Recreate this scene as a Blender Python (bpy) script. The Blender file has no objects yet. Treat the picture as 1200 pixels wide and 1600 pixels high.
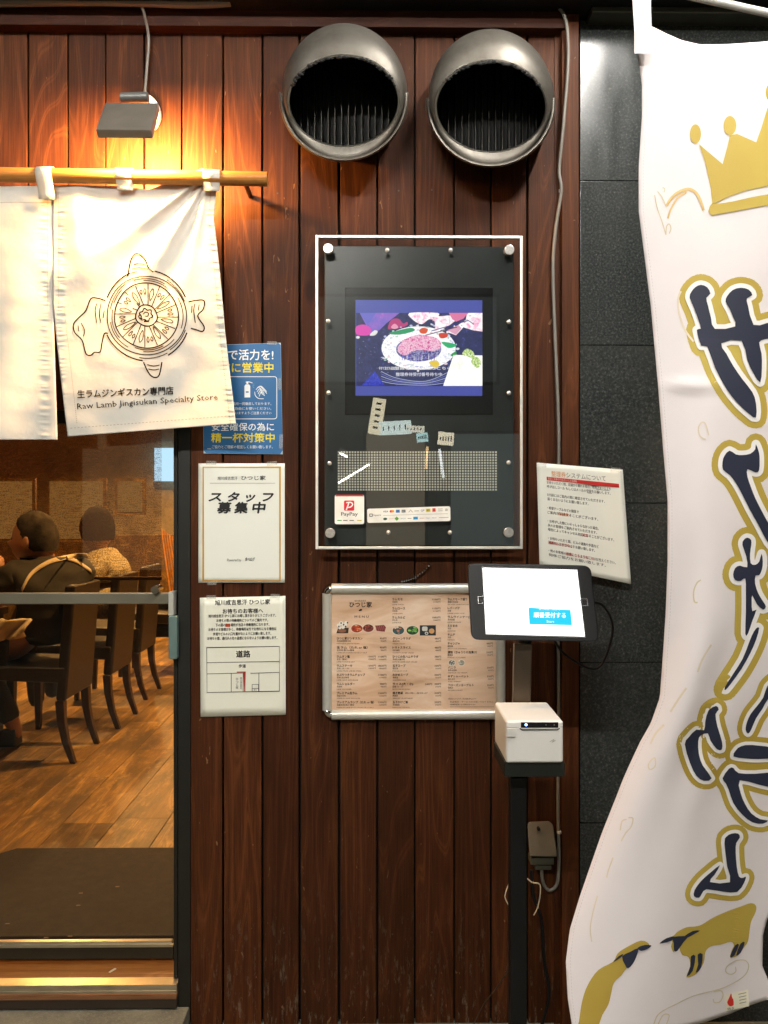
import bpy, bmesh, math, random
from mathutils import Vector, Matrix
from mathutils.geometry import tessellate_polygon
from mathutils import noise as MN
random.seed(7)
R = math.radians
S = bpy.context.scene
COL = S.collection

# ------------------------------------------------------------------ camera, sky, exposure
CAMY, CAMZ, YAW, FPX = -1.92, 1.25, R(0.6), 1200.0
cam = bpy.data.cameras.new('camera'); camo = bpy.data.objects.new('camera', cam); COL.objects.link(camo)
camo.location = (0, CAMY, CAMZ); camo.rotation_euler = (R(90), 0, -YAW)
cam.sensor_fit = 'VERTICAL'; cam.sensor_height = 32; cam.lens = 24.0; cam.clip_start = .02; cam.clip_end = 200
S.camera = camo
W = bpy.data.worlds.new('World'); S.world = W; W.use_nodes = True
nt = W.node_tree; bg = nt.nodes['Background']
sky = nt.nodes.new('ShaderNodeTexSky'); sky.sky_type = 'NISHITA'; sky.sun_disc = False
sky.sun_elevation = R(-3); sky.sun_rotation = R(200)
nt.links.new(sky.outputs[0], bg.inputs[0]); bg.inputs[1].default_value = .10
S.view_settings.view_transform = 'Standard'; S.view_settings.look = 'None'; S.view_settings.gamma = 1
S.view_settings.use_curve_mapping = False; S.view_settings.exposure = 0
S.render.engine = 'CYCLES'
S.cycles.max_bounces = 8; S.cycles.sample_clamp_indirect = 6; S.cycles.caustics_reflective = False; S.cycles.caustics_refractive = False
try: S.cycles.use_denoising = True
except Exception: pass
STREET_TUBE = 430.0      # brightness of the fluorescent tubes
LAMP_W = 33.0            # wall lamp, watts
ROOM_W = 2.25             # multiplier of the dining room lamps

cs, sn = math.cos(YAW), math.sin(YAW)
def P(px, py, Y=0.0):
    """point of the place that is measured at pixel (px,py) of the photograph and lies at distance Y from the plank wall"""
    dx, dz = (px-600)/FPX, (800-py)/FPX
    t = (Y-CAMY)/(cs-dx*sn)
    return Vector((t*(sn+dx*cs), Y, CAMZ+t*dz))

# ------------------------------------------------------------------ materials
MATS = {}
def c3(r, g, b):       # sRGB 0-255 -> linear
    f = lambda v: (v/255/12.92) if v/255 <= .04045 else ((v/255+.055)/1.055)**2.4
    return (f(r), f(g), f(b), 1)
class NB:
    def __init__(s, name):
        s.m = bpy.data.materials.new(name); s.m.use_nodes = True; s.t = s.m.node_tree
        s.b = s.t.nodes['Principled BSDF']; s.o = s.t.nodes['Material Output']
    def n(s, typ, **k):
        q = s.t.nodes.new('ShaderNode'+typ)
        for a, v in k.items():
            if a.startswith('i_'):
                key = a[2:]; key = int(key) if key.isdigit() else key.replace('_', ' ')
                q.inputs[key].default_value = v
            else: setattr(q, a, v)
        return q
    def l(s, a, b): s.t.links.new(a, b)
    def ramp(s, fac, stops, interp='LINEAR'):
        r = s.t.nodes.new('ShaderNodeValToRGB'); r.color_ramp.interpolation = interp
        e = r.color_ramp.elements
        while len(e) < len(stops): e.new(.5)
        for q, (p, c) in zip(e, stops): q.position = p; q.color = c if len(c) == 4 else (*c, 1)
        s.l(fac, r.inputs[0]); return r.outputs[0]
    def mix(s, fac, a, b, mode='MIX'):
        q = s.t.nodes.new('ShaderNodeMix'); q.data_type = 'RGBA'; q.blend_type = mode; q.clamp_factor = True
        for i, v in ((0, fac), (6, a), (7, b)):
            if hasattr(v, 'node'): s.l(v, q.inputs[i])
            else: q.inputs[i].default_value = v
        return q.outputs[2]
    def coords(s, scale=(1, 1, 1), rnd=True):
        tc = s.n('TexCoord'); v = tc.outputs['Object']
        if rnd:
            oi = s.n('ObjectInfo'); mu = s.n('VectorMath', operation='SCALE'); mu.inputs[0].default_value = (37.1, 11.7, 53.3)
            s.l(oi.outputs['Random'], mu.inputs['Scale'])
            ad = s.n('VectorMath', operation='ADD'); s.l(v, ad.inputs[0]); s.l(mu.outputs[0], ad.inputs[1]); v = ad.outputs[0]
        mp = s.n('VectorMath', operation='MULTIPLY'); s.l(v, mp.inputs[0]); mp.inputs[1].default_value = scale
        return mp.outputs[0]
    def noise(s, vec, scale, detail=3, rough=.55, dist=0):
        q = s.n('TexNoise', i_Scale=scale, i_Detail=detail, i_Roughness=rough, i_Distortion=dist); s.l(vec, q.inputs['Vector']); return q.outputs['Fac']
    def bump(s, h, strength, dist=.002):
        q = s.n('Bump'); q.inputs['Strength'].default_value = strength; q.inputs['Distance'].default_value = dist
        s.l(h, q.inputs['Height']); s.l(q.outputs[0], s.b.inputs['Normal'])
def plain(name, col, rough=.5, metal=0, var=.12, nscale=20, bump=0, bscale=200, coat=0, trans=0, spec=None):
    if name in MATS: return MATS[name]
    k = NB(name); b = k.b
    v = k.coords((1, 1, 1)); f = k.noise(v, nscale, 4)
    col = (*col[:3], 1)
    lo = tuple(max(0, x*(1-var)) for x in col[:3])+(1,); hi = tuple(min(1, x*(1+var)) for x in col[:3])+(1,)
    k.l(k.ramp(f, [(.3, lo), (.7, hi)]), b.inputs['Base Color'])
    rr = k.n('MapRange', i_3=max(.02, rough*.85), i_4=min(1, rough*1.15)); k.l(f, rr.inputs[0]); k.l(rr.outputs[0], b.inputs['Roughness'])
    b.inputs['Metallic'].default_value = metal
    b.inputs['Coat Weight'].default_value = coat; b.inputs['Coat Roughness'].default_value = .08
    if spec is not None: b.inputs['Specular IOR Level'].default_value = spec
    if bump: k.bump(k.noise(v, bscale, 3), bump)
    if trans:
        tr = k.n('BsdfTranslucent'); tr.inputs[0].default_value = col
        mx = k.n('MixShader'); mx.inputs[0].default_value = trans
        k.l(b.outputs[0], mx.inputs[1]); k.l(tr.outputs[0], mx.inputs[2]); k.l(mx.outputs[0], k.o.inputs[0])
    MATS[name] = k.m; return k.m
def emit(name, col, st):
    if name in MATS: return MATS[name]
    k = NB(name); k.b.inputs['Base Color'].default_value = (0.01, 0.01, 0.01, 1)
    k.b.inputs['Emission Color'].default_value = (*col[:3], 1); k.b.inputs['Emission Strength'].default_value = st
    k.b.inputs['Roughness'].default_value = .3
    MATS[name] = k.m; return k.m
def ink(r, g, b):
    return plain('ink_%d_%d_%d' % (r, g, b), c3(r, g, b), .55, var=.06)

def wood_mat(name, dark, light, pale, gloss=.45, flecks=1.0, axis='z', ringscale=16):
    k = NB(name); b = k.b
    sc = {'z': (1, 1, .085), 'x': (.085, 1, 1), 'y': (1, .085, 1)}[axis]
    v = k.coords(sc)
    big = k.noise(v, 5.5, 2, .5, .4)
    # rings: distance field sliced
    mul = k.n('Math', operation='MULTIPLY'); k.l(big, mul.inputs[0]); mul.inputs[1].default_value = ringscale
    fr = k.n('Math', operation='PINGPONG'); k.l(mul.outputs[0], fr.inputs[0]); fr.inputs[1].default_value = .5
    ring = k.ramp(fr.outputs[0], [(.0, (0, 0, 0)), (.36, (.22,)*3), (.44, (1, 1, 1)), (.5, (.30,)*3)])
    sc2 = {'z': (1, 1, .02), 'x': (.02, 1, 1), 'y': (1, .02, 1)}[axis]
    v2 = k.coords(sc2); fine = k.noise(v2, 420, 3, .6)
    streak = k.noise(v2, 60, 2, .5)
    a = k.mix(ring, dark, light)
    a = k.mix(k.ramp(streak, [(.46, (0, 0, 0)), (.72, (.5,)*3)]), a, tuple(.5*q for q in dark[:3])+(1,))
    a = k.mix(k.ramp(fine, [(.42, (0, 0, 0)), (.75, (.38,)*3)]), a, tuple(1.6*q for q in light[:3])+(1,))
    # knots
    vk = k.coords({'z': (1, .2, .45), 'x': (.45, .2, 1), 'y': (1, .45, .2)}[axis]); vo = k.n('TexVoronoi', i_Scale=4.2); k.l(vk, vo.inputs['Vector'])
    a = k.mix(k.ramp(vo.outputs['Distance'], [(.0, (.9,)*3), (.035, (.85,)*3), (.07, (0, 0, 0))]), a, tuple(.25*q for q in dark[:3])+(1,))
    med = k.noise(k.coords((1, 1, .06) if axis == 'z' else ((.06, 1, 1) if axis == 'x' else (1, .06, 1))), 150, 3, .65)
    a = k.mix(k.ramp(med, [(.30, (.5,)*3), (.5, (0, 0, 0))]), a, tuple(.6*q for q in dark[:3])+(1,))
    vg = k.coords((1, 1, 1)); wv = k.noise(vg, 2.6, 5, .65)
    a = k.mix(k.ramp(wv, [(.35, (.45,)*3), (.6, (0, 0, 0))]), a, tuple(.6*q for q in dark[:3])+(1,))
    # pale chips and scratches
    vs = k.coords((1, 1, .35)); ch = k.noise(vs, 75, 2, .4, 1.2)
    a = k.mix(k.ramp(ch, [(.74, (0, 0, 0)), (.76, (.6*flecks,)*3)]), a, pale)
    if axis == 'y':
        vst = k.coords((1, .35, 1), False); n1 = k.noise(vst, 4.5, 5, .7, .5)
        a = k.mix(k.ramp(n1, [(.42, (.75,)*3), (.58, (0, 0, 0))]), a, (.075, .055, .03, 1))
        a = k.mix(k.ramp(k.noise(k.coords((1, .5, 1)), 22, 4, .7), [(.55, (0, 0, 0)), (.8, (.6,)*3)]), a, (.62, .40, .16, 1))
    oi = k.n('ObjectInfo'); hs = k.n('HueSaturation'); mr = k.n('MapRange', i_3=.70, i_4=1.22); k.l(oi.outputs['Random'], mr.inputs[0])
    k.l(mr.outputs[0], hs.inputs['Value']); k.l(a, hs.inputs['Color'])
    col = hs.outputs[0]
    if flecks > .5:      # scuffed and dusty near the pavement
        g = k.n('NewGeometry'); sx = k.n('SeparateXYZ'); k.l(g.outputs['Position'], sx.inputs[0])
        lowz = k.n('MapRange', i_1=.35, i_2=.0, i_3=0, i_4=1); k.l(sx.outputs[2], lowz.inputs[0])
        sp = k.noise(k.coords((1, 1, .22)), 90, 5, .75)
        th = k.n('Math', operation='MULTIPLY'); k.l(k.ramp(sp, [(.56, (0, 0, 0)), (.66, (.65,)*3)]), th.inputs[0]); k.l(lowz.outputs[0], th.inputs[1])
        col = k.mix(th.outputs[0], col, (.16, .12, .08, 1))
    k.l(col, b.inputs['Base Color']); b.inputs['Specular IOR Level'].default_value = .14 if axis != 'y' else .4
    rr = k.n('MapRange', i_3=gloss*.8, i_4=min(1, gloss*1.4)); k.l(fine, rr.inputs[0]); k.l(rr.outputs[0], b.inputs['Roughness'])
    h = k.n('Math', operation='ADD'); k.l(fine, h.inputs[0]); k.l(ring, h.inputs[1]); k.bump(h.outputs[0], .22, .001)
    MATS[name] = k.m; return k.m

M_plank = wood_mat('stained_cedar', (.056, .0155, .0046, 1), (.128, .0400, .0115, 1), (.30, .17, .08, 1), .5, 1.0, 'z', 20)
M_trim = wood_mat('stained_trim', (.06, .018, .006, 1), (.115, .037, .012, 1), (.3, .17, .09, 1), .5, .4)
M_trimx = wood_mat('stained_trim_across', (.05, .014, .006, 1), (.10, .03, .013, 1), (.3, .17, .09, 1), .5, .4, 'x')
M_pole = wood_mat('varnished_pole', (.50, .21, .05, 1), (.62, .30, .08, 1), (.6, .35, .12, 1), .3, .1, 'x', 6)
M_board = wood_mat('floor_laminate', (.22, .125, .04, 1), (.56, .34, .12, 1), (.5, .32, .15, 1), .34, .3, 'y', 7)
M_dleg = plain('dark_red_wood', (.022, .008, .005, 1), .35, var=.3)
M_black = plain('black_paint', (.005, .005, .005, 1), .5, spec=.3)
M_blackm = plain('black_matte', (.006, .006, .006, 1), .8)
M_alu = plain('satin_aluminium', (.66, .64, .57, 1), .3, .45, .05, 60)
M_chrome = plain('chrome', (.6, .6, .58, 1), .12, 1, .05)
M_steel = plain('brushed_steel', (.5, .48, .44, 1), .3, 1, .2, 8)
M_bronze = plain('dark_bronze_metal', (.055, .045, .035, 1), .38, .8, .1)
M_brass = plain('pale_brass', (.50, .44, .32, 1), .3, .8, .15)
M_white = plain('white_plastic', (.72, .70, .66, 1), .35, 0, .02)
M_cable = plain('grey_cable', (.20, .18, .15, 1), .5, 0, .1)
M_paper = plain('paper', c3(236, 235, 222), .6, 0, .02, 6)
M_lam = plain('laminated_paper', c3(238, 237, 224), .5, 0, .02, 6, .25, 14, coat=.7)
M_blue = plain('blue_print', c3(18, 95, 150), .45, 0, .05, 6, .3, 14, coat=.8)
M_leather = plain('dark_brown_leather', (.014, .0085, .0045, 1), .42, 0, .2, 40, .15, 300)
M_skin = plain('skin', (.42, .21, .12, 1), .5, 0, .1)
M_greyhair = plain('greying_hair', (.045, .038, .032, 1), .85, 0, .75, 16, .9, 260, spec=.15)
M_hair = plain('dark_hair', (.014, .011, .009, 1), .85, 0, .6, 70, .9, 260, spec=.15)
M_shirt = plain('black_shirt', (.018, .016, .014, 1), .8, 0, .2, 12, .4, 20)
M_strap = plain('cream_canvas', (.62, .52, .36, 1), .8, 0, .06)
M_trouser = plain('charcoal_cloth', (.02, .018, .018, 1), .85)
M_gold = None

# stainless with grime
def mk_hood():
    k = NB('weathered_stainless'); v = k.coords((1, 1, 1), False)
    f = k.noise(v, 9, 5, .65); g = k.noise(v, 90, 3)
    k.l(k.ramp(f, [(.3, (.09, .078, .062)), (.52, (.155, .14, .118)), (.75, (.20, .185, .16))]), k.b.inputs['Base Color'])
    k.l(k.ramp(f, [(.3, (.58,)*3), (.7, (.40,)*3)]), k.b.inputs['Roughness'])
    k.b.inputs['Metallic'].default_value = .6; k.bump(g, .08); return k.m
M_hood = mk_hood()
def mk_granite():
    k = NB('dark_granite'); v = k.coords((1, 1, 1), True)
    a = k.noise(v, 190, 3, .7); vo = k.n('TexVoronoi', i_Scale=170.0); k.l(v, vo.inputs['Vector'])
    c = k.ramp(a, [(.34, (.015, .017, .017)), (.52, (.030, .034, .033)), (.64, (.058, .063, .058)), (.75, (.16, .155, .13))])
    c = k.mix(k.ramp(vo.outputs['Distance'], [(.0, (.5,)*3), (.18, (0, 0, 0))]), c, (.09, .09, .08, 1))
    big = k.noise(v, 3.5, 4, .6); c = k.mix(k.ramp(big, [(.4, (0, 0, 0)), (.75, (.5,)*3)]), c, (.05, .05, .045, 1))
    k.l(c, k.b.inputs['Base Color'])
    k.l(k.ramp(k.noise(k.coords((1, 1, .25)), 14, 4, .6), [(.3, (.14,)*3), (.75, (.26,)*3)]), k.b.inputs['Roughness'])
    k.bump(a, .12, .0006); return k.m
M_granite = mk_granite()
def mk_concrete(name, base, sc=8):
    k = NB(name); v = k.coords((1, 1, 1), False); a = k.noise(v, sc, 6, .7); b = k.noise(v, sc*25, 3, .6)
    lo = tuple(.45*x for x in base); hi = tuple(1.35*x for x in base)
    c = k.ramp(a, [(.3, lo), (.7, hi)]); c = k.mix(k.ramp(b, [(.5, (0, 0, 0)), (.8, (.6,)*3)]), c, tuple(1.7*x for x in base)+(1,))
    k.l(c, k.b.inputs['Base Color']); k.b.inputs['Roughness'].default_value = .85; k.bump(b, .5, .003); return k.m
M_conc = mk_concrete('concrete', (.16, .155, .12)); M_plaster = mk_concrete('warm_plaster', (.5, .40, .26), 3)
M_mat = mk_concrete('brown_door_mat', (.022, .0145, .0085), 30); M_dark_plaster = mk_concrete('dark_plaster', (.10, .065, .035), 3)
def mk_cloth(name, col, tr, ns=700, wr=0.0):
    k = NB(name); v = k.coords((1, 1, 1), False); f = k.noise(v, 5, 4)
    lo = tuple(x*.93 for x in col[:3])+(1,)
    c = k.ramp(f, [(.3, lo), (.7, col)]); k.l(c, k.b.inputs['Base Color']); k.b.inputs['Roughness'].default_value = .85
    k.b.inputs['Specular IOR Level'].default_value = .15
    w = k.noise(v, ns, 2); w2 = k.noise(v, 17, 3, .6)
    ad = k.n('Math', operation='MULTIPLY_ADD'); k.l(w2, ad.inputs[0]); ad.inputs[1].default_value = wr; k.l(w, ad.inputs[2])
    k.bump(ad.outputs[0], .25, .0012)
    t = k.n('BsdfTranslucent'); k.l(c, t.inputs[0]); m = k.n('MixShader'); m.inputs[0].default_value = tr
    k.l(k.b.outputs[0], m.inputs[1]); k.l(t.outputs[0], m.inputs[2]); k.l(m.outputs[0], k.o.inputs[0]); return k.m
M_noren = mk_cloth('cream_cotton', (.78, .74, .66, 1), .18, 700, 6.0)
M_banner = mk_cloth('white_polyester', (.84, .77, .765, 1), .12, 900, 1.2)
def mk_glass(name, tint, refl):
    k = NB(name); gl = k.n('BsdfGlossy'); gl.inputs['Roughness'].default_value = .01; gl.inputs[0].default_value = (1, 1, 1, 1)
    t = k.n('BsdfTransparent'); t.inputs[0].default_value = tint
    lw = k.n('Fresnel'); lw.inputs[0].default_value = refl; m = k.n('MixShader')
    k.l(lw.outputs[0], m.inputs[0]); k.l(t.outputs[0], m.inputs[1]); k.l(gl.outputs[0], m.inputs[2]); k.l(m.outputs[0], k.o.inputs[0]); return k.m
M_glass = mk_glass('door_glass', (.95, .93, .9, 1), 1.35); M_acryl = mk_glass('acrylic_sheet', (.94, .94, .93, 1), 1.5)
def mk_blind():
    k = NB('woven_blind'); v = k.coords((.35, 1, 6), False)
    a = k.noise(v, 60, 4, .7); b = k.noise(k.coords((1, 1, 1), False), 220, 2)
    c = k.ramp(a, [(.3, (.045, .014, .005)), (.55, (.11, .038, .012)), (.8, (.30, .13, .04))]); k.l(c, k.b.inputs['Base Color']); k.b.inputs['Roughness'].default_value = .8
    t = k.n('BsdfTranslucent'); k.l(c, t.inputs[0]); m = k.n('MixShader'); m.inputs[0].default_value = .35
    k.l(k.b.outputs[0], m.inputs[1]); k.l(t.outputs[0], m.inputs[2])
    tp = k.n('BsdfTransparent'); m2 = k.n('MixShader')
    ad = k.n('Math', operation='ADD'); k.l(a, ad.inputs[0]); k.l(b, ad.inputs[1])
    k.l(k.ramp(ad.outputs[0], [(.0, (.05,)*3), (.8, (.25,)*3), (.98, (.50,)*3), (1, (.9,)*3)]), m2.inputs[0])
    k.l(m.outputs[0], m2.inputs[1]); k.l(tp.outputs[0], m2.inputs[2]); k.l(m2.outputs[0], k.o.inputs[0]); return k.m
M_blind = mk_blind()
def mk_menu():
    k = NB('woodgrain_print'); v = k.coords((.25, 1, 1), False)
    f = k.noise(v, 14, 5, .6, .8)
    k.l(k.ramp(f, [(.3, (.56, .33, .19)), (.5, (.74, .50, .34)), (.7, (.86, .68, .52))]), k.b.inputs['Base Color'])
    k.b.inputs['Roughness'].default_value = .4; k.b.inputs['Coat Weight'].default_value = .6; k.b.inputs['Coat Roughness'].default_value = .12
    return k.m
M_menu = mk_menu()
def mk_gold():
    k = NB('gold_dye'); v = k.coords((1, 1, 1), False); f = k.noise(v, 3, 2)
    k.l(k.ramp(f, [(.35, (.40, .27, .035)), (.65, (.52, .39, .07))]), k.b.inputs['Base Color']); k.b.inputs['Roughness'].default_value = .7; return k.m
M_gold = mk_gold()
M_navy = plain('navy_dye', (.014, .018, .04, 1), .7, var=.1)
M_bwhite = plain('white_dye', (.82, .78, .75, 1), .7, var=.02)
M_palegold = plain('pale_gold_dye', (.62, .54, .36, 1), .7, var=.15)

# ------------------------------------------------------------------ geometry helpers
class G:
    def __init__(s): s.v = []; s.f = []; s.m = []
    def add(s, vs, fs, mi=0):
        o = len(s.v); s.v += [Vector(q) for q in vs]; s.f += [tuple(o+i for i in f) for f in fs]; s.m += [mi]*len(fs); return s
    def box(s, x0, x1, y0, y1, z0, z1, mi=0):
        if x0 > x1: x0, x1 = x1, x0
        if y0 > y1: y0, y1 = y1, y0
        if z0 > z1: z0, z1 = z1, z0
        return s.hexa([(x0, y0, z0), (x1, y0, z0), (x1, y0, z1), (x0, y0, z1)], [(x0, y1, z0), (x1, y1, z0), (x1, y1, z1), (x0, y1, z1)], mi)
    def hexa(s, front, back, mi=0):     # two loops of equal count, joined
        n = len(front); fs = [tuple(range(n)), tuple(range(2*n-1, n-1, -1))]
        fs += [(i, i+n, (i+1) % n+n, (i+1) % n) for i in range(n)]
        return s.add(list(front)+list(back), fs, mi)
    def pbox(s, px0, py0, px1, py1, Y0, Y1, mi=0):     # box whose front face is measured in the photo at depth Y0
        a, b = P(px0, py0, Y0), P(px1, py1, Y0); return s.box(a.x, b.x, Y0, Y1, b.z, a.z, mi)
    def quad(s, a, b, c, d, mi=0): return s.add([a, b, c, d], [(0, 1, 2, 3)], mi)
    def tube(s, pts, r, n=8, mi=0, flat=1.0, cap=True):
        pts = [Vector(p) for p in pts]; N = len(pts); rr = r if isinstance(r, (list, tuple)) else [r]*N
        up = None; rings = []
        for i in range(N):
            d = (pts[min(i+1, N-1)]-pts[max(i-1, 0)]).normalized()
            if up is None: up = Vector((0, 1, 0)) if abs(d.y) < .9 else Vector((1, 0, 0))
            a = d.cross(up).normalized(); up = a.cross(d).normalized()
            rings.append([pts[i]+(a*math.cos(2*math.pi*k/n)+up*flat*math.sin(2*math.pi*k/n))*rr[i] for k in range(n)])
        vs = [q for g in rings for q in g]; fs = []
        for i in range(N-1):
            for k in range(n): fs.append((i*n+k, i*n+(k+1) % n, (i+1)*n+(k+1) % n, (i+1)*n+k))
        if cap: fs += [tuple(range(n-1, -1, -1)), tuple((N-1)*n+k for k in range(n))]
        return s.add(vs, fs, mi)
    def sheet(s, fn, nu, nv, mi=0):
        vs = [fn(i/nu, j/nv) for j in range(nv+1) for i in range(nu+1)]
        fs = [(j*(nu+1)+i, j*(nu+1)+i+1, (j+1)*(nu+1)+i+1, (j+1)*(nu+1)+i) for j in range(nv) for i in range(nu)]
        return s.add(vs, fs, mi)
    def sphere(s, c, r, n=12, m=8, mi=0, sc=(1, 1, 1)):
        c = Vector(c); vs = []
        for j in range(m+1):
            t = math.pi*j/m
            for i in range(n):
                a = 2*math.pi*i/n; vs.append(c+Vector((r*sc[0]*math.sin(t)*math.cos(a), r*sc[1]*math.sin(t)*math.sin(a), r*sc[2]*math.cos(t))))
        fs = [(j*n+i, (j+1)*n+i, (j+1)*n+(i+1) % n, j*n+(i+1) % n) for j in range(m) for i in range(n)]
        return s.add(vs, fs, mi)
def spline(pts, k=6, closed=False):
    pts = [Vector(p) for p in pts]; n = len(pts); out = []
    rng = n if closed else n-1
    for i in range(rng):
        if closed: a, b, c, d = pts[(i-1) % n], pts[i], pts[(i+1) % n], pts[(i+2) % n]
        else: a, b, c, d = pts[max(i-1, 0)], pts[i], pts[i+1], pts[min(i+2, n-1)]
        for j in range(k):
            t = j/k; out.append(.5*((2*b)+(c-a)*t+(2*a-5*b+4*c-d)*t*t+(3*b-a-3*c+d)*t**3))
    if not closed: out.append(pts[-1])
    return out
def prop(o, label=None, cat=None, group=None, kind=None):
    for k, v in (('label', label), ('category', cat), ('group', group), ('kind', kind)):
        if v: o[k] = v
    return o
def empty(name, loc, label=None, cat=None, group=None, kind=None):
    o = bpy.data.objects.new(name, None); COL.objects.link(o); o.location = loc; o.empty_display_size = .05
    return prop(o, label, cat, group, kind)
WLOC = {}
def wloc(o):
    v = Vector((0, 0, 0))
    while o: v += o.location; o = o.parent
    return v
def build(name, g, mats, parent=None, origin=None, bevel=0, smooth=None, solid=0, seg=2, weld=False):
    """one mesh object; geometry is given in place coordinates and stored relative to the parent"""
    if not isinstance(mats, (list, tuple)): mats = [mats]
    base = wloc(parent) if parent else Vector((0, 0, 0))
    org = Vector(origin) if origin is not None else (base if parent else Vector((0, 0, 0)))
    me = bpy.data.meshes.new(name); me.from_pydata([v-org for v in g.v], [], g.f)
    for m in mats: me.materials.append(m)
    me.polygons.foreach_set('material_index', g.m)
    bm = bmesh.new(); bm.from_mesh(me)
    if weld: bmesh.ops.remove_doubles(bm, verts=bm.verts, dist=1e-5)
    if bevel:
        bmesh.ops.bevel(bm, geom=[e for e in bm.edges if len(e.link_faces) == 2 and e.calc_face_angle(0) > R(30)], offset=bevel, segments=seg, profile=.5, affect='EDGES', clamp_overlap=True)
    if not solid and not any(e.is_boundary for e in bm.edges): bmesh.ops.recalc_face_normals(bm, faces=bm.faces)
    bm.to_mesh(me); bm.free()
    if smooth is not None or bevel:
        me.shade_smooth(); me.set_sharp_from_angle(angle=R(smooth if smooth else 40))
    o = bpy.data.objects.new(name, me); COL.objects.link(o)
    if parent: o.parent = parent; o.location = org-base
    else: o.location = org
    if bevel:
        wn = o.modifiers.new('flat_faces', 'WEIGHTED_NORMAL'); wn.keep_sharp = True; wn.weight = 100
    if solid:
        md = o.modifiers.new('thickness', 'SOLIDIFY'); md.thickness = solid; md.offset = 0
    return o

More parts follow.
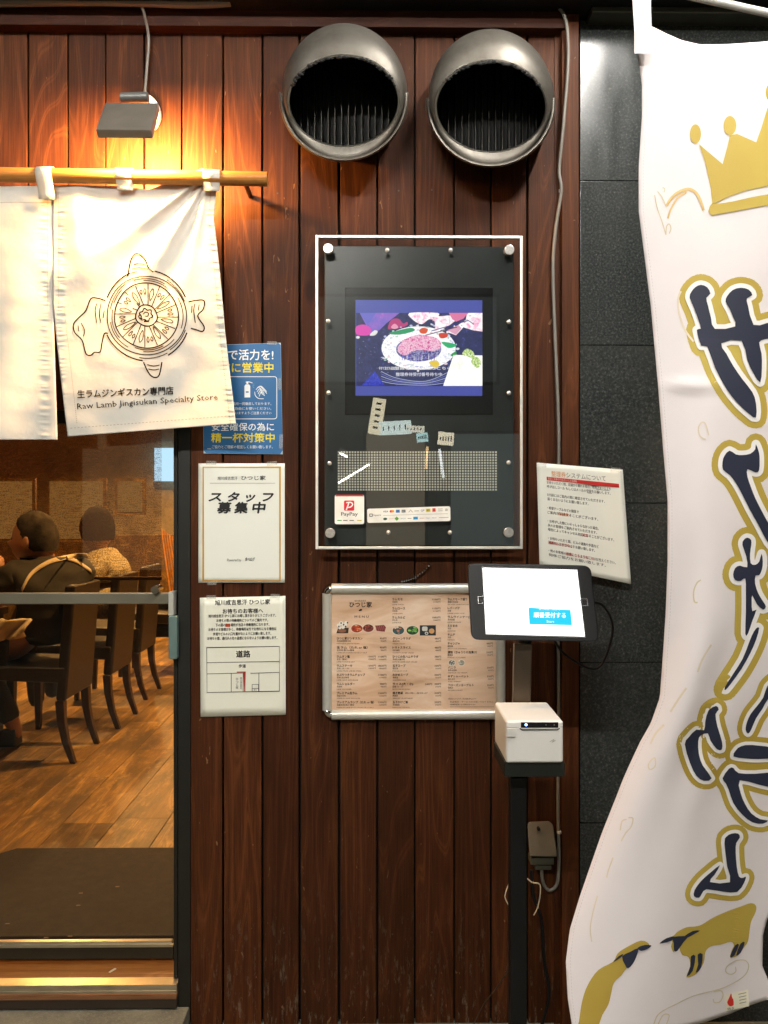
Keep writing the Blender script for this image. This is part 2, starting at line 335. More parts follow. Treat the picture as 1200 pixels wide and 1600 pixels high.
# flat art: print, lettering and emblems, drawn in pixels of the photo and laid on a surface
_tc = {}
def glyphs(s, bold=0.0):
    key = (s, bold)
    if key in _tc: return _tc[key]
    cu = bpy.data.curves.new('lettering', 'FONT'); cu.body = s; cu.resolution_u = 1 if len(s) > 12 else 2; cu.offset = bold
    o = bpy.data.objects.new('lettering', cu); me = o.to_mesh()
    vs = [(v.co.x, v.co.y) for v in me.vertices]; fs = [tuple(p.vertices) for p in me.polygons]
    o.to_mesh_clear(); bpy.data.objects.remove(o); bpy.data.curves.remove(cu)
    _tc[key] = (vs, fs); return _tc[key]
class Art:
    def __init__(s, heavier=1.0): s.it = []; s.mats = []; s.heavier = heavier
    def mi(s, m):
        if m not in s.mats: s.mats.append(m)
        return s.mats.index(m)
    def poly(s, pts, m, layer=0, smooth=0):
        if smooth: pts = [(q.x, q.y) for q in spline([(a, b, 0) for a, b in pts], smooth, True)]
        tr = tessellate_polygon([[Vector((a, b, 0)) for a, b in pts]])
        s.it.append((s.mi(m), list(pts), [tuple(t) for t in tr], layer)); return s
    def rect(s, x0, y0, x1, y1, m, layer=0): return s.poly([(x0, y0), (x1, y0), (x1, y1), (x0, y1)], m, layer)
    def ell(s, x, y, rx, ry, m, layer=0, n=24): return s.poly([(x+rx*math.cos(6.2832*i/n), y+ry*math.sin(6.2832*i/n)) for i in range(n)], m, layer)
    def line(s, pts, w, m, layer=0, closed=False, smooth=0):
        w *= s.heavier
        pts = [Vector((a, b, 0)) for a, b in pts]
        if smooth: pts = spline(pts, smooth, closed)
        n = len(pts); L, Rr = [], []
        for i in range(n):
            a = pts[(i-1) % n] if closed or i else pts[i]; b = pts[(i+1) % n] if closed or i < n-1 else pts[i]
            d = (b-a); d = d.normalized() if d.length > 1e-9 else Vector((1, 0, 0)); nn = Vector((-d.y, d.x, 0))
            if 0 < i < n-1 or closed:
                d1 = (pts[i]-a); d1.normalize(); k = max(.35, abs(Vector((-d1.y, d1.x, 0)).dot(nn)))
            else: k = 1
            L.append(pts[i]+nn*w/2/k); Rr.append(pts[i]-nn*w/2/k)
        vs = [(q.x, q.y) for q in L+Rr]; fs = [(i, (i+1) % n, (i+1) % n+n, i+n) for i in range(n if closed else n-1)]
        s.it.append((s.mi(m), vs, fs, layer)); return s
    def box(s, x0, y0, x1, y1, w, m, layer=0): return s.line([(x0, y0), (x1, y0), (x1, y1), (x0, y1)], w, m, layer, True)
    def fat(s, pts, w, m, layer):     # round-cornered outline of a closed shape, width w to each side
        n = len(pts)
        for i in range(n):
            a, b = Vector(pts[i]), Vector(pts[(i+1) % n]); d = b-a
            if d.length < 1e-6: continue
            d.normalize(); q = Vector((-d.y, d.x))*w
            s.it.append((s.mi(m), [tuple(a+q), tuple(b+q), tuple(b-q), tuple(a-q)], [(0, 1, 2, 3)], layer+.0017*(i % 53)))
            s.it.append((s.mi(m), [(a.x+w*math.cos(.5236*k), a.y+w*math.sin(.5236*k)) for k in range(12)], [tuple(range(12))], layer+.1+.0007*(i % 97)))
        return s
    def text(s, t, x, y, h, m, w=None, align='L', bold=.0, layer=1, rot=0, shear=0, vert=False):
        """x: left (L), centre (C) or right (R); y: middle of the line; h: height of a full-width character"""
        if vert:
            for i, ch in enumerate(t): s.text(ch, x, y+i*h*1.08, h, m, None, 'C', bold, layer)
            return s
        vs, fs = glyphs(t)
        if not vs: return s
        if bold > .003:
            d = bold*h*.8
            for k, (ddx, ddy) in enumerate(((-d, 0), (d, 0), (0, -d), (0, d)) if bold > .015 else ((-d, 0), (d, 0))): s.text(t, x+ddx, y+ddy, h, m, w, align, 0, layer+.11*(k+1), rot, shear)
        x0 = min(v[0] for v in vs); x1 = max(v[0] for v in vs); k = h/.92
        kx = (w/(x1-x0)) if w else k; ax = {'L': x0, 'C': (x0+x1)/2, 'R': x1}[align]
        ca, sa = math.cos(R(rot)), math.sin(R(rot)); out = []
        for vx, vy in vs:
            u = (vx-ax)*kx+shear*(vy-.35)*k; v = -(vy-.34)*k
            out.append((x+u*ca-v*sa, y+u*sa+v*ca))
        s.it.append((s.mi(m), out, fs, layer)); return s
    def build(s, name, parent, surf, warp=None, step=.0004, maxedge=None, label=None):
        g = G()
        for mi, vs, fs, layer in s.it:
            if maxedge:
                bm = bmesh.new(); bv = [bm.verts.new((a, b, 0)) for a, b in vs]
                for f in fs:
                    try: bm.faces.new([bv[i] for i in f])
                    except ValueError: pass
                for _ in range(6):
                    es = [e for e in bm.edges if e.calc_length() > maxedge]
                    if not es: break
                    bmesh.ops.subdivide_edges(bm, edges=es, cuts=1); bmesh.ops.triangulate(bm, faces=bm.faces)
                bm.verts.index_update(); vs = [(v.co.x, v.co.y) for v in bm.verts]; fs = [tuple(v.index for v in f.verts) for f in bm.faces]; bm.free()
            out = []
            for a, b in vs:
                if warp: a, b = warp(a, b)
                y = surf(a, b)-step*(layer+1); out.append(P(a, b, y))
            g.add(out, fs, mi)
        o = build(name, g, s.mats, parent)
        if label: o['label'] = label
        return o
def quadwarp(tl, tr, br, bl, w, h):
    def f(u, v):
        a, b = u/w, v/h
        return tuple((tl[i]*(1-a)+tr[i]*a)*(1-b)+(bl[i]*(1-a)+br[i]*a)*b for i in (0, 1))
    return f
BLK = ink(16, 14, 14); RED = ink(190, 40, 30); YEL = ink(235, 215, 40); WHT = ink(235, 238, 235); GREY = ink(120, 115, 105)

# ================================================================== SETTING
g = G(); g.quad((-20, -20, -.03), (20, -20, -.03), (20, .02, -.03), (-20, .02, -.03)); build('pavement', g, M_conc).__setitem__('kind', 'structure')
g = G(); g.box(-3.2, P(296, 0, 0).x, -.10, .20, -.029, .018); o = build('entrance_slab', g, M_conc, bevel=.004); o['kind'] = 'structure'
# plank wall
wall = empty('plank_wall', (0, 0, 0), 'reddish brown wall of upright stained planks beside the glass door', 'wall')
JX = [-136, -76, -16, 44, 106, 165, 225, 284, 348, 410, 468, 530, 590, 648, 710, 767, 824, 879]
for i in range(len(JX)-1):
    g = G(); gap = random.uniform(.0016, .0034); x0, x1 = P(JX[i], 0).x+gap, P(JX[i+1], 0).x-gap
    yf = random.uniform(-.0015, .0015); zt = P(0, 45).z+.01
    if JX[i] == 284:
        xm = P(298, 0).x; zd = P(0, 640).z
        g.hexa([(xm, yf, -.03), (x1, yf, -.03), (x1, yf, zt), (x0, yf, zt), (x0, yf, zd), (xm, yf, zd)],
               [(xm, .02, -.03), (x1, .02, -.03), (x1, .02, zt), (x0, .02, zt), (x0, .02, zd), (xm, .02, zd)])
    else: g.box(x0, x1, yf, .02, P(0, 640).z if JX[i] < 284 else -.03, zt)
    build('plank', g, M_plank, wall, origin=((x0+x1)/2, 0, .5), bevel=.0022)
g = G(); zd = P(0, 640).z; g.box(P(-140, 0).x, P(880, 0).x, .021, .06, zd, 2.55); g.box(P(298, 0).x, P(880, 0).x, .021, .06, -.03, zd-.001)
build('backing_board', g, M_blackm, wall)
g = G(); g.pbox(-140, 10, 884, 44, -.03, .03); build('top_trim', g, M_trimx, wall, bevel=.003)
g = G(); g.pbox(878, 20, 905, 1640, -.022, .02); build('corner_post', g, M_trim, wall, bevel=.003)
g = G(); g.pbox(866, 45, 877.5, 1640, -.004, .02); build('filler_strip', g, M_plank, wall, bevel=.002)
for py in (440,):
    pass
for i in range(len(JX)-1):
    for py in (300, 880, 1460):
        if JX[i] < 290 and py > 600: continue
        q = P((JX[i]+JX[i+1])/2+random.uniform(-6, 6), py+random.uniform(-5, 5), -.0012); g = G(); g.tube([q, q+Vector((0, .002, 0))], .0022, 8); build('nail_head', g, M_bronze, wall)
# granite wall
gw = empty('granite_wall', (.6, 0, 0), 'dark speckled granite tile wall right of the plank wall', 'wall')
x0 = P(906, 0).x; zj = [P(0, q).z for q in (25, 278, 537, 786, 1037, 1290, 1543, 1796)]
for i in range(len(zj)-1):
    for j in range(3):
        xa = x0+j*.62; g = G(); yo = random.uniform(-.0008, .0008)
        g.box(xa+.0008, xa+.6192, yo, .03, zj[i+1]+.0009, zj[i]-.0009); build('tile', g, M_granite, gw, origin=(xa+.3, 0, (zj[i]+zj[i+1])/2), bevel=.0012)
g = G(); g.box(x0, x0+1.9, .031, .08, -.3, zj[0]); build('joint_filler', g, plain('pale_grout', (.22, .2, .17, 1), .8), gw)
# dark canopy beam and pale tiles above
cb = empty('canopy_beam', (0, -.02, 2.5), 'dark steel canopy beam running above the granite and the planks', 'beam')
g = G(); g.pbox(925, 5, 1400, 22, -.05, .04); build('lower_flange', g, plain('grey_green_metal', (.12, .12, .09, 1), .35, .6), cb, bevel=.003)
g = G(); g.pbox(-150, -60, 1400, -8, -.10, .06); build('web', g, M_black, cb, bevel=.004)
tb = empty('tile_band', (.7, .1, 2.52), 'row of pale beige wall tiles above the canopy beam', 'tiles')
a = P(925, 4, .05)
for i in range(9):
    g = G(); g.box(a.x+i*.14, a.x+i*.14+.134, .05, .08, a.z-.01, a.z+.12); build('tile', g, plain('beige_tile', (.45, .40, .28, 1), .3), tb, bevel=.003)
uw = G(); uw.box(-3, 3, .09, .14, 2.50, 3.6); uw.box(P(880, 0).x, 3, .081, .12, -.3, 2.499); build('upper_wall', uw, M_black)['kind'] = 'structure'
g = G(); g.tube(spline([P(-60, 6, -.05), P(150, 3, -.05), P(300, 7, -.05), P(360, 4, -.05)], 6), .009, 8); pp = build('pipe', g, M_cable); prop(pp, 'pale pipe lying along the top of the plank wall at the left', 'pipe')

# ================================================================== DINING ROOM
FZ = .05
FL = G(); FL.box(-5, .6, .20, 8.2, -.1, FZ-.012); o = build('interior_subfloor', FL, plain('subfloor', (.05, .03, .02, 1), .8)); o['kind'] = 'structure'
fb = empty('interior_floor', (-1.5, .2, FZ), kind='structure')
for i in range(14):
    xa = -3.0+i*.199+.0; yo = random.uniform(-.7, 0)+.2
    yy = yo
    while yy < 7.9:
        y0, y1 = max(.2, yy), min(8.1, yy+.92)
        if y1-y0 > .05:
            g = G(); g.box(xa+.0012, xa+.1978, y0+.001, y1-.001, FZ-.011, FZ+random.uniform(0, .0004)); build('floor_board', g, M_board, fb, origin=(xa+.1, (y0+y1)/2, FZ), bevel=.0008, seg=1)
        yy += .92
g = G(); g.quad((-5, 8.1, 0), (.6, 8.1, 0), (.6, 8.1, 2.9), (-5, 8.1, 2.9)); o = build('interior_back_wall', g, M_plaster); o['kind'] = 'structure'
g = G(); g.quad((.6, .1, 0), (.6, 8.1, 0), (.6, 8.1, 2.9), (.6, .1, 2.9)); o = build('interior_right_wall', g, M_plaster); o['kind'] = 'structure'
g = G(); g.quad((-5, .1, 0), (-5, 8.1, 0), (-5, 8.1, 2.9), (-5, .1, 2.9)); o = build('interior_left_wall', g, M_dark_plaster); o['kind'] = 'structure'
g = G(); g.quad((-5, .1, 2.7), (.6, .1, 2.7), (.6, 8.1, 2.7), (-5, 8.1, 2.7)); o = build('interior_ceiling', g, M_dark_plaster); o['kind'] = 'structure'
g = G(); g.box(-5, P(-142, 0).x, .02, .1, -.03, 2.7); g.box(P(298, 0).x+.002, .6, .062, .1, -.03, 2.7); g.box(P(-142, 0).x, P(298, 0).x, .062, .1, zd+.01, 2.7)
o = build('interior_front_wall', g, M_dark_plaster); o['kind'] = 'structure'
# mat
g = G(); g.hexa([(-1.31, .24, FZ+.012), (-.2, .24, FZ+.012), (-.2, .81, FZ+.012), (-1.27, .81, FZ+.012), (-1.31, .77, FZ+.012)],
                [(-1.31, .24, FZ+.001), (-.2, .24, FZ+.001), (-.2, .81, FZ+.001), (-1.27, .81, FZ+.001), (-1.31, .77, FZ+.001)])
dm = build('door_mat', g, M_mat, bevel=.003); prop(dm, 'dark brown door mat on the wooden floor just inside the glass door', 'mat')
sc = empty('paper_scrap', (-.9, .4, FZ+.014), 'tiny pale paper scraps scattered on the brown door mat', 'litter', kind='stuff')
g = G()
for px, py in ((137, 1394), (133, 1413), (23, 1441), (194, 1384), (83, 1463), (120, 1461)):
    d = (CAMZ-FZ-.014)/((py-800)/FPX); X = (px-600)/FPX*d; Y = CAMY+d
    g.box(X, X+.012, Y, Y+.006, FZ+.0135, FZ+.0145)
sm = build('scraps', g, plain('dirty_scrap', (.16, .12, .08, 1), .8), sc); sm['kind'] = 'stuff'

# glass door
dr = empty('glass_door', (-1.2, .05, .02), 'dark framed sliding glass door with a bronze push rail', 'door')
def pb(name, px0, py0, px1, py1, Y0, Y1, mat, par, bevel=.002, **k):
    g = G(); g.pbox(px0, py0, px1, py1, Y0, Y1); return build(name, g, mat, par, bevel=bevel, **k)
M_frame = plain('dark_grey_metal', (.011, .010, .007, 1), .5, .2)
pb('jamb', 278, 641, 297.5, 1574, -.004, .07, M_frame, dr)
pb('stile', 271, 641, 277.6, 1574, .012, .055, plain('grey_metal_edge', (.022, .02, .014, 1), .45, .4), dr)
pb('head_rail', -90, 641, 270, 662, .02, .055, M_frame, dr)
pb('push_rail', -90, 927, 268, 944, -.02, .0, plain('pale_bronze', (.20, .18, .13, 1), .38, .45, .1, 8), dr, .003)
pb('rail_bracket', 263, 925, 271, 962, -.022, .012, M_alu, dr, .001)
pb('handle', 263, 963, 276.5, 1030, -.026, -.005, plain('pale_teal_metal', (.22, .32, .30, 1), .3, .5), dr, .003)
pb('bottom_rail', -90, 1481, 270.5, 1498, .02, .055, plain('brown_bronze', (.035, .024, .012, 1), .5, .3), dr)
pb('bottom_bead', -90, 1472.5, 268, 1474.5, .018, .03, M_brass, dr, .0005)
pb('bottom_bead', -90, 1478, 270, 1480, .012, .0195, M_brass, dr, .0005)
g = G(); a, b = P(-90, 662, .036), P(271, 1477, .036); g.box(a.x, b.x, .034, .038, b.z, a.z); build('pane', g, M_glass, dr)
# lock on the rail
g = G(); a = P(242, 922, -.03); g.tube([a, a+Vector((0, .04, 0))], .010, 12); build('lock_knob', g, M_chrome, dr, smooth=40)
# threshold
th = empty('threshold', (-1.2, .1, .0), 'worn wooden door threshold with shiny metal rails', 'threshold')
g = G(); g.box(P(-90, 0).x, P(276, 0).x, .03, .20, .0185, .026); build('sill_board', g, wood_mat('sill_wood', (.18, .08, .035, 1), (.3, .15, .07, 1), (.4, .25, .12, 1), .4, .2, 'x', 8), th)
pb('track', -90, 1541, 276, 1545, -.012, .02, M_brass, th, .001); pb('track', -90, 1546.5, 276, 1549, -.012, .02, M_brass, th, .0008)
pb('track', -90, 1550.5, 276, 1554, -.014, .02, M_brass, th, .001)
pb('nosing', -90, 1556, 276, 1562, -.018, .02, wood_mat('nosing_wood', (.2, .09, .04, 1), (.3, .15, .07, 1), (.4, .25, .12, 1), .4, .2, 'x', 8), th)
pb('riser', -90, 1563, 276, 1576, -.016, .02, plain('dark_riser', (.03, .018, .01, 1), .6), th)
g = G(); g.hexa([P(169, 1519, -.012), P(180, 1512, -.012), P(182, 1514, -.012), P(172, 1520, -.012)], [P(169, 1519, -.0135), P(180, 1512, -.0135), P(182, 1514, -.0135), P(172, 1520, -.0135)])
ss = build('sticker', g, M_strap); prop(ss, 'small torn pale sticker scrap on the bottom door rail', 'sticker')

# blind
g = G(); a, b = P(-260, 560, 2.25), P(253, 903, 2.25)
bl = empty('woven_blind', (-2.1, 2.25, b.z), 'brown see-through woven blind hanging behind the seated diner', 'blind')
g.sheet(lambda u, v: Vector((a.x+(b.x-a.x)*u, 2.25+.006*math.sin(u*23), a.z+.55+(b.z-a.z-.55)*v)), 40, 8); build('fabric', g, M_blind, bl, smooth=60)
g = G(); g.box(a.x, b.x, 2.243, 2.257, b.z-.012, b.z+.006); build('bottom_bar', g, M_dleg, bl, bevel=.002)

# chairs
def make_chair(loc, label):
    r = empty('dining_chair', loc, label, 'chair', 'high backed dining chairs in a row along the tables')
    L = Vector(loc)
    def pt(x, y, z): return L+Vector((x, y, z))
    g = G(); g.hexa([pt(-.44, -.17, .40), pt(0, -.17, .38), pt(0, .17, .38), pt(-.44, .17, .40)], [pt(-.45, -.18, .47), pt(0, -.18, .46), pt(0, .18, .46), pt(-.45, .18, .47)]); build('seat', g, M_leather, r, bevel=.015, seg=3)
    g = G(); prof = [(0, .30), (.012, .45), (.025, .62), (.045, .85)]; fr = []; vs = []
    for x, z in prof: vs += [pt(x-.052, -.172, z), pt(x, -.172, z), pt(x, .172, z), pt(x-.052, .172, z)]
    fs = []
    for i in range(3):
        for k in range(4): fs.append((i*4+k, i*4+(k+1) % 4, i*4+4+(k+1) % 4, i*4+4+k))
    fs += [(3, 2, 1, 0), (12, 13, 14, 15)]; g.add(vs, fs); build('backrest', g, M_leather, r, bevel=.014, seg=3)
    for sx, sy in ((0, -1), (0, 1), (-1, -1), (-1, 1)):
        g = G(); y = sy*.155; w = .021
        if sx == 0: pts = [(-.03, .30), (-.025, .20), (-.005, .10), (.03, .0)]
        else: pts = [(-.41, .40), (-.41, .2), (-.41, .1), (-.41, .0)]
        vs = []; 
        for q, (x, z) in enumerate(pts):
            ww = w*(1-.12*q); vs += [pt(x-ww, y-ww, z), pt(x+ww, y-ww, z), pt(x+ww, y+ww, z), pt(x-ww, y+ww, z)]
        fs = [(i*4+k, i*4+(k+1) % 4, i*4+4+(k+1) % 4, i*4+4+k) for i in range(3) for k in range(4)]+[(3, 2, 1, 0), (12, 13, 14, 15)]
        g.add(vs, fs); build('leg', g, M_dleg, r, bevel=.003, seg=1)
    return r
ch1 = make_chair((-1.475, 1.92, FZ), 'high backed brown leather chair nearest the glass door, holding the diner')
tg = G(); tg.pbox(139, 945, 151, 962, 1.90-.20, 1.90-.195); 
g = G(); c = Vector((-1.475+.035, 1.80, FZ+.78)); g.box(c.x, c.x+.004, c.y-.02, c.y+.02, c.z-.012, c.z+.012); build('metal_tag', g, M_chrome, ch1)
def dup(root, loc, label):
    r = root.copy(); COL.objects.link(r); r.location = loc; r['label'] = label
    for chh in list(root.children):
        if chh.name.startswith('metal_tag'): continue
        q = chh.copy(); COL.objects.link(q); q.parent = r
    return r
dup(ch1, (-1.455, 2.50, FZ), 'high backed brown leather chair just behind the hanging blind, second from the door')
dup(ch1, (-1.50, 3.16, FZ), 'high backed brown leather chair third from the door, seen past the second')
dup(ch1, (-1.45, 3.85, FZ), 'high backed brown leather chair farthest from the door beside the jamb')

# table
tb2 = empty('dining_table', (-2.4, 1.95, FZ), 'dark dining table in front of the seated diner', 'table')
g = G(); g.box(-2.9, -1.96, 1.55, 2.2, FZ+.66, FZ+.70); build('table_top', g, M_dleg, tb2, bevel=.004)
for x, y in ((-2.86, 1.6), (-2.0, 1.6), (-2.0, 2.15), (-2.86, 2.15)):
    g = G(); g.box(x-.025, x+.025, y-.025, y+.025, FZ, FZ+.659); build('leg', g, M_dleg, tb2, bevel=.003)
# people
def body(name, verts, edges, mat, parent, sub=1):
    me = bpy.data.meshes.new(name); base = wloc(parent)
    me.from_pydata([Vector(v[0])-base for v in verts], edges, [])
    o = bpy.data.objects.new(name, me); COL.objects.link(o)
    sk = o.modifiers.new('skin', 'SKIN'); sk.use_smooth_shade = True
    for i, v in enumerate(verts):
        r = v[1]; me.skin_vertices[0].data[i].radius = (r, r) if not isinstance(r, tuple) else r
    me.skin_vertices[0].data[0].use_root = True
    o.modifiers.new('smooth', 'SUBSURF').levels = sub; o.modifiers['smooth'].render_levels = sub
    dg = bpy.context.evaluated_depsgraph_get(); m2 = bpy.data.meshes.new_from_object(o.evaluated_get(dg))
    o.modifiers.clear(); o.data = m2; m2.materials.clear(); m2.materials.append(mat); m2.shade_smooth(); o.parent = parent
    return o
def head(parent, c, yaw, rad, hairmat, skinmat, ears=True, thin=True):
    """c centre of skull, yaw direction faced (0 = -x)"""
    c = Vector(c); rot = Matrix.Rotation(yaw, 3, 'Z')
    g = G(); n, m = 44, 32; vs = []
    for j in range(m+1):
        t = math.pi*j/m
        for i in range(n):
            a = 2*math.pi*i/n; d = Vector((math.sin(t)*math.cos(a), math.sin(t)*math.sin(a), math.cos(t)))
            x, y, z = d.x*.094, d.y*.078, d.z*.115
            f = max(0, -d.x)                       # face side
            if z < 0: x -= .010*f; y *= 1-.28*(-d.z); 
            x -= .024*math.exp(-((d.y*5)**2+((d.z+.12)*6)**2))*(d.x < 0)      # nose
            x += .007*math.exp(-(((abs(d.y)-.36)*7)**2+((d.z-.05)*8)**2))*(d.x < 0)   # eye sockets
            x -= .007*math.exp(-((d.y*4)**2+((d.z+.5)*8)**2))*(d.x < 0)
            vs.append(c+rot@Vector((x, y, z))*(rad/.1))
    fs = [(j*n+i, (j+1)*n+i, (j+1)*n+(i+1) % n, j*n+(i+1) % n) for j in range(m) for i in range(n)]
    g.add(vs, fs); build('head', g, skinmat, parent, smooth=80, weld=True)
    if ears:
        for sy in (-1, 1):
            g = G(); e = c+rot@Vector((.01, sy*.080, -.012))*(rad/.1); g.sphere(e, .027*(rad/.1), 10, 8, 0, (.62, .35, 1.15)); build('ear', g, skinmat, parent, smooth=80, weld=True)
    g = G(); vs = []
    for j in range(m+1):
        t = math.pi*j/m
        for i in range(n):
            a = 2*math.pi*i/n; d = Vector((math.sin(t)*math.cos(a), math.sin(t)*math.sin(a), math.cos(t)))
            lim = -.42 if d.x > .3 else (-.42+(.3-d.x)*1.25)
            k = 1.075 if d.z > lim else .66
            k += .012*math.sin(a*9+t*7)+random.uniform(-.005, .005)
            k += .030*MN.noise(d*9)+.022*MN.noise(d*23)
            vs.append(c+rot@Vector((d.x*.094*k, d.y*.079*k, d.z*.116*k))*(rad/.1))
    g.add(vs, fs); build('hair', g, hairmat, parent, smooth=80, weld=True)
    # eyes, mouth
    for sy in (-1, 1):
        g = G(); g.sphere(c+rot@Vector((-.082, sy*.030, .006))*(rad/.1), .009, 8, 6); build('eye', g, M_hair, parent, smooth=80, weld=True)
def hand(parent, w, fwd, up, mat):
    w = Vector(w); f = Vector(fwd).normalized(); u = Vector(up).normalized(); s_ = f.cross(u)
    vs = [(w, .026), (w+f*.045, (.036, .018)), (w+f*.085, (.036, .016))]; ed = [(0, 1), (1, 2)]
    body('palm', vs, ed, mat, parent, 1)
    for k, (o, ln) in enumerate(((-.027, .075), (-.009, .085), (.010, .08), (.027, .062))):
        b = w+f*.08+s_*o
        body('finger', [(b, .0095), (b+f*ln*.45-u*.012, .009), (b+f*ln*.7-u*.035, .0085), (b+f*ln*.72-u*.058, .007)], [(0, 1), (1, 2), (2, 3)], mat, parent, 1)
    b = w+f*.03-s_*.028
    body('thumb', [(b, .012), (b+f*.03-s_*.025-u*.01, .0105), (b+f*.055-s_*.03-u*.03, .009)], [(0, 1), (1, 2)], mat, parent, 1)

p1 = empty('person', (-1.62, 1.94, FZ), 'person with short dark hair in black shirt and cream apron straps, seated eating', 'person')
H = Vector((-1.725, 1.98, 1.11))
head(p1, H, R(-8), .118, M_greyhair, M_skin)
# body (skin), continuous: hips, chest, neck, both arms, both legs
sk = [((-1.66, 1.93, .60), .12), ((-1.63, 1.93, .80), .12), ((-1.63, 1.94, .90), .12), ((-1.66, 1.96, 1.00), .062), ((-1.695, 1.975, 1.06), .058),
      ((-1.75, 1.82, .92), .055), ((-1.88, 1.70, .74), .046), ((-1.83, 1.76, .90), .034), ((-1.82, 1.80, .955), .027),
      ((-1.53, 2.06, .92), .055), ((-1.78, 2.18, .76), .044), ((-1.92, 2.06, .86), .030),
      ((-1.90, 1.84, .60), .075), ((-2.08, 1.83, .56), .058), ((-2.02, 1.83, .30), .05), ((-1.98, 1.83, .10), .035), ((-2.08, 1.82, .075), .035),
      ((-1.92, 2.04, .60), .075), ((-2.08, 2.05, .56), .058), ((-1.93, 2.05, .30), .05), ((-1.84, 2.05, .10), .035), ((-1.94, 2.04, .075), .035)]
ed = [(0, 1), (1, 2), (2, 3), (3, 4), (2, 5), (5, 6), (6, 7), (7, 8), (2, 9), (9, 10), (10, 11), (0, 12), (12, 13), (13, 14), (14, 15), (15, 16), (0, 17), (17, 18), (18, 19), (19, 20), (20, 21)]
body('body', sk, ed, M_skin, p1)
st = [((-1.66, 1.93, .58), (.17, .17)), ((-1.63, 1.94, .76), (.18, .17)), ((-1.63, 1.95, .90), (.18, .155)), ((-1.67, 1.97, .985), (.10, .09)),
      ((-1.76, 1.82, .935), .085), ((-1.83, 1.75, .83), .072), ((-1.52, 2.06, .935), .085), ((-1.54, 2.14, .83), .07)]
shirt1 = body('shirt', st, [(0, 1), (1, 2), (2, 3), (2, 4), (4, 5), (2, 6), (6, 7)], M_shirt, p1, 3)
tr = [((-1.64, 1.93, .585), .165), ((-1.90, 1.84, .60), .092), ((-2.08, 1.83, .57), .075), ((-2.02, 1.83, .30), .062), ((-1.99, 1.83, .16), .055),
      ((-1.92, 2.04, .60), .092), ((-2.08, 2.05, .57), .075), ((-1.93, 2.05, .30), .062), ((-1.87, 2.05, .16), .055)]
body('trousers', tr, [(0, 1), (1, 2), (2, 3), (3, 4), (0, 5), (5, 6), (6, 7), (7, 8)], M_trouser, p1, 1)
from mathutils.bvhtree import BVHTree
def crumple(o, amp, fr):
    w0 = wloc(o)
    for v in o.data.vertices:
        q = (v.co+w0)*fr; v.co += v.normal*amp*(MN.noise(q)+.5*MN.noise(q*2.3)+.8*MN.noise(Vector((q.x*.4, q.y*.4, q.z*2.2))))
crumple(shirt1, .016, 9)
_w = wloc(shirt1); tree = BVHTree.FromPolygons([v.co+_w for v in shirt1.data.vertices], [tuple(p.vertices) for p in shirt1.data.polygons])
eye_ = Vector((0, CAMY, CAMZ))
def on_shirt(px, py, fb):
    d = (P(px, py, 1.9)-eye_).normalized(); h = tree.ray_cast(eye_, d)[0]
    return (h-d*.006) if h and h.y < 2.6 else P(px, py, fb)
for pts in ([(34, 922), (46, 900), (62, 886), (82, 876), (104, 871), (122, 868), (137, 868)], [(104, 872), (120, 877), (138, 889), (143, 893)]):
    g = G(); q2 = spline([(a, b, 0) for a, b in pts], 4); up_, dn_ = [], []
    fb = 1.80
    for q in q2:
        u_ = on_shirt(q.x-.8, q.y-3.2, fb); fb = u_.y; d_ = on_shirt(q.x+.8, q.y+3.2, fb); up_.append(u_); dn_.append(d_)
    n = len(q2); g.add(up_+dn_, [(i, i+1, n+i+1, n+i) for i in range(n-1)]); build('apron_strap', g, M_strap, p1, solid=.003, smooth=60)
hand(p1, (-1.815, 1.80, .965), (-.35, .35, 1), (.6, .5, .3), M_skin)
hand(p1, (-1.93, 2.05, .87), (-1, -.1, .35), (0, 0, 1), M_skin)
for y in (1.83, 2.05):
    g = G(); x = -2.02 if y < 2 else -1.88
    g.hexa([(x+.05, y-.045, FZ), (x-.20, y-.05, FZ), (x-.20, y+.05, FZ), (x+.05, y+.045, FZ)], [(x+.04, y-.035, FZ+.10), (x-.18, y-.035, FZ+.05), (x-.18, y+.035, FZ+.05), (x+.04, y+.035, FZ+.10)]); build('shoe', g, M_leather, p1, bevel=.015)
# bowl in hand
g = G(); c = P(-2, 903, 1.95); n = 20; rings = [(.0, .025), (.0, .03), (.025, .055), (.05, .065), (.048, .060), (.01, .03), (.008, .0)]
vs = []
for z, r in rings: vs += [c+Vector((r*math.cos(6.2832*i/n), r*math.sin(6.2832*i/n), z-.03)) for i in range(n)]
g.add(vs, [(j*n+i, j*n+(i+1) % n, (j+1)*n+(i+1) % n, (j+1)*n+i) for j in range(len(rings)-1) for i in range(n)]); o = build('bowl', g, M_white, smooth=50); prop(o, 'small white bowl held in front of the seated diner', 'bowl')
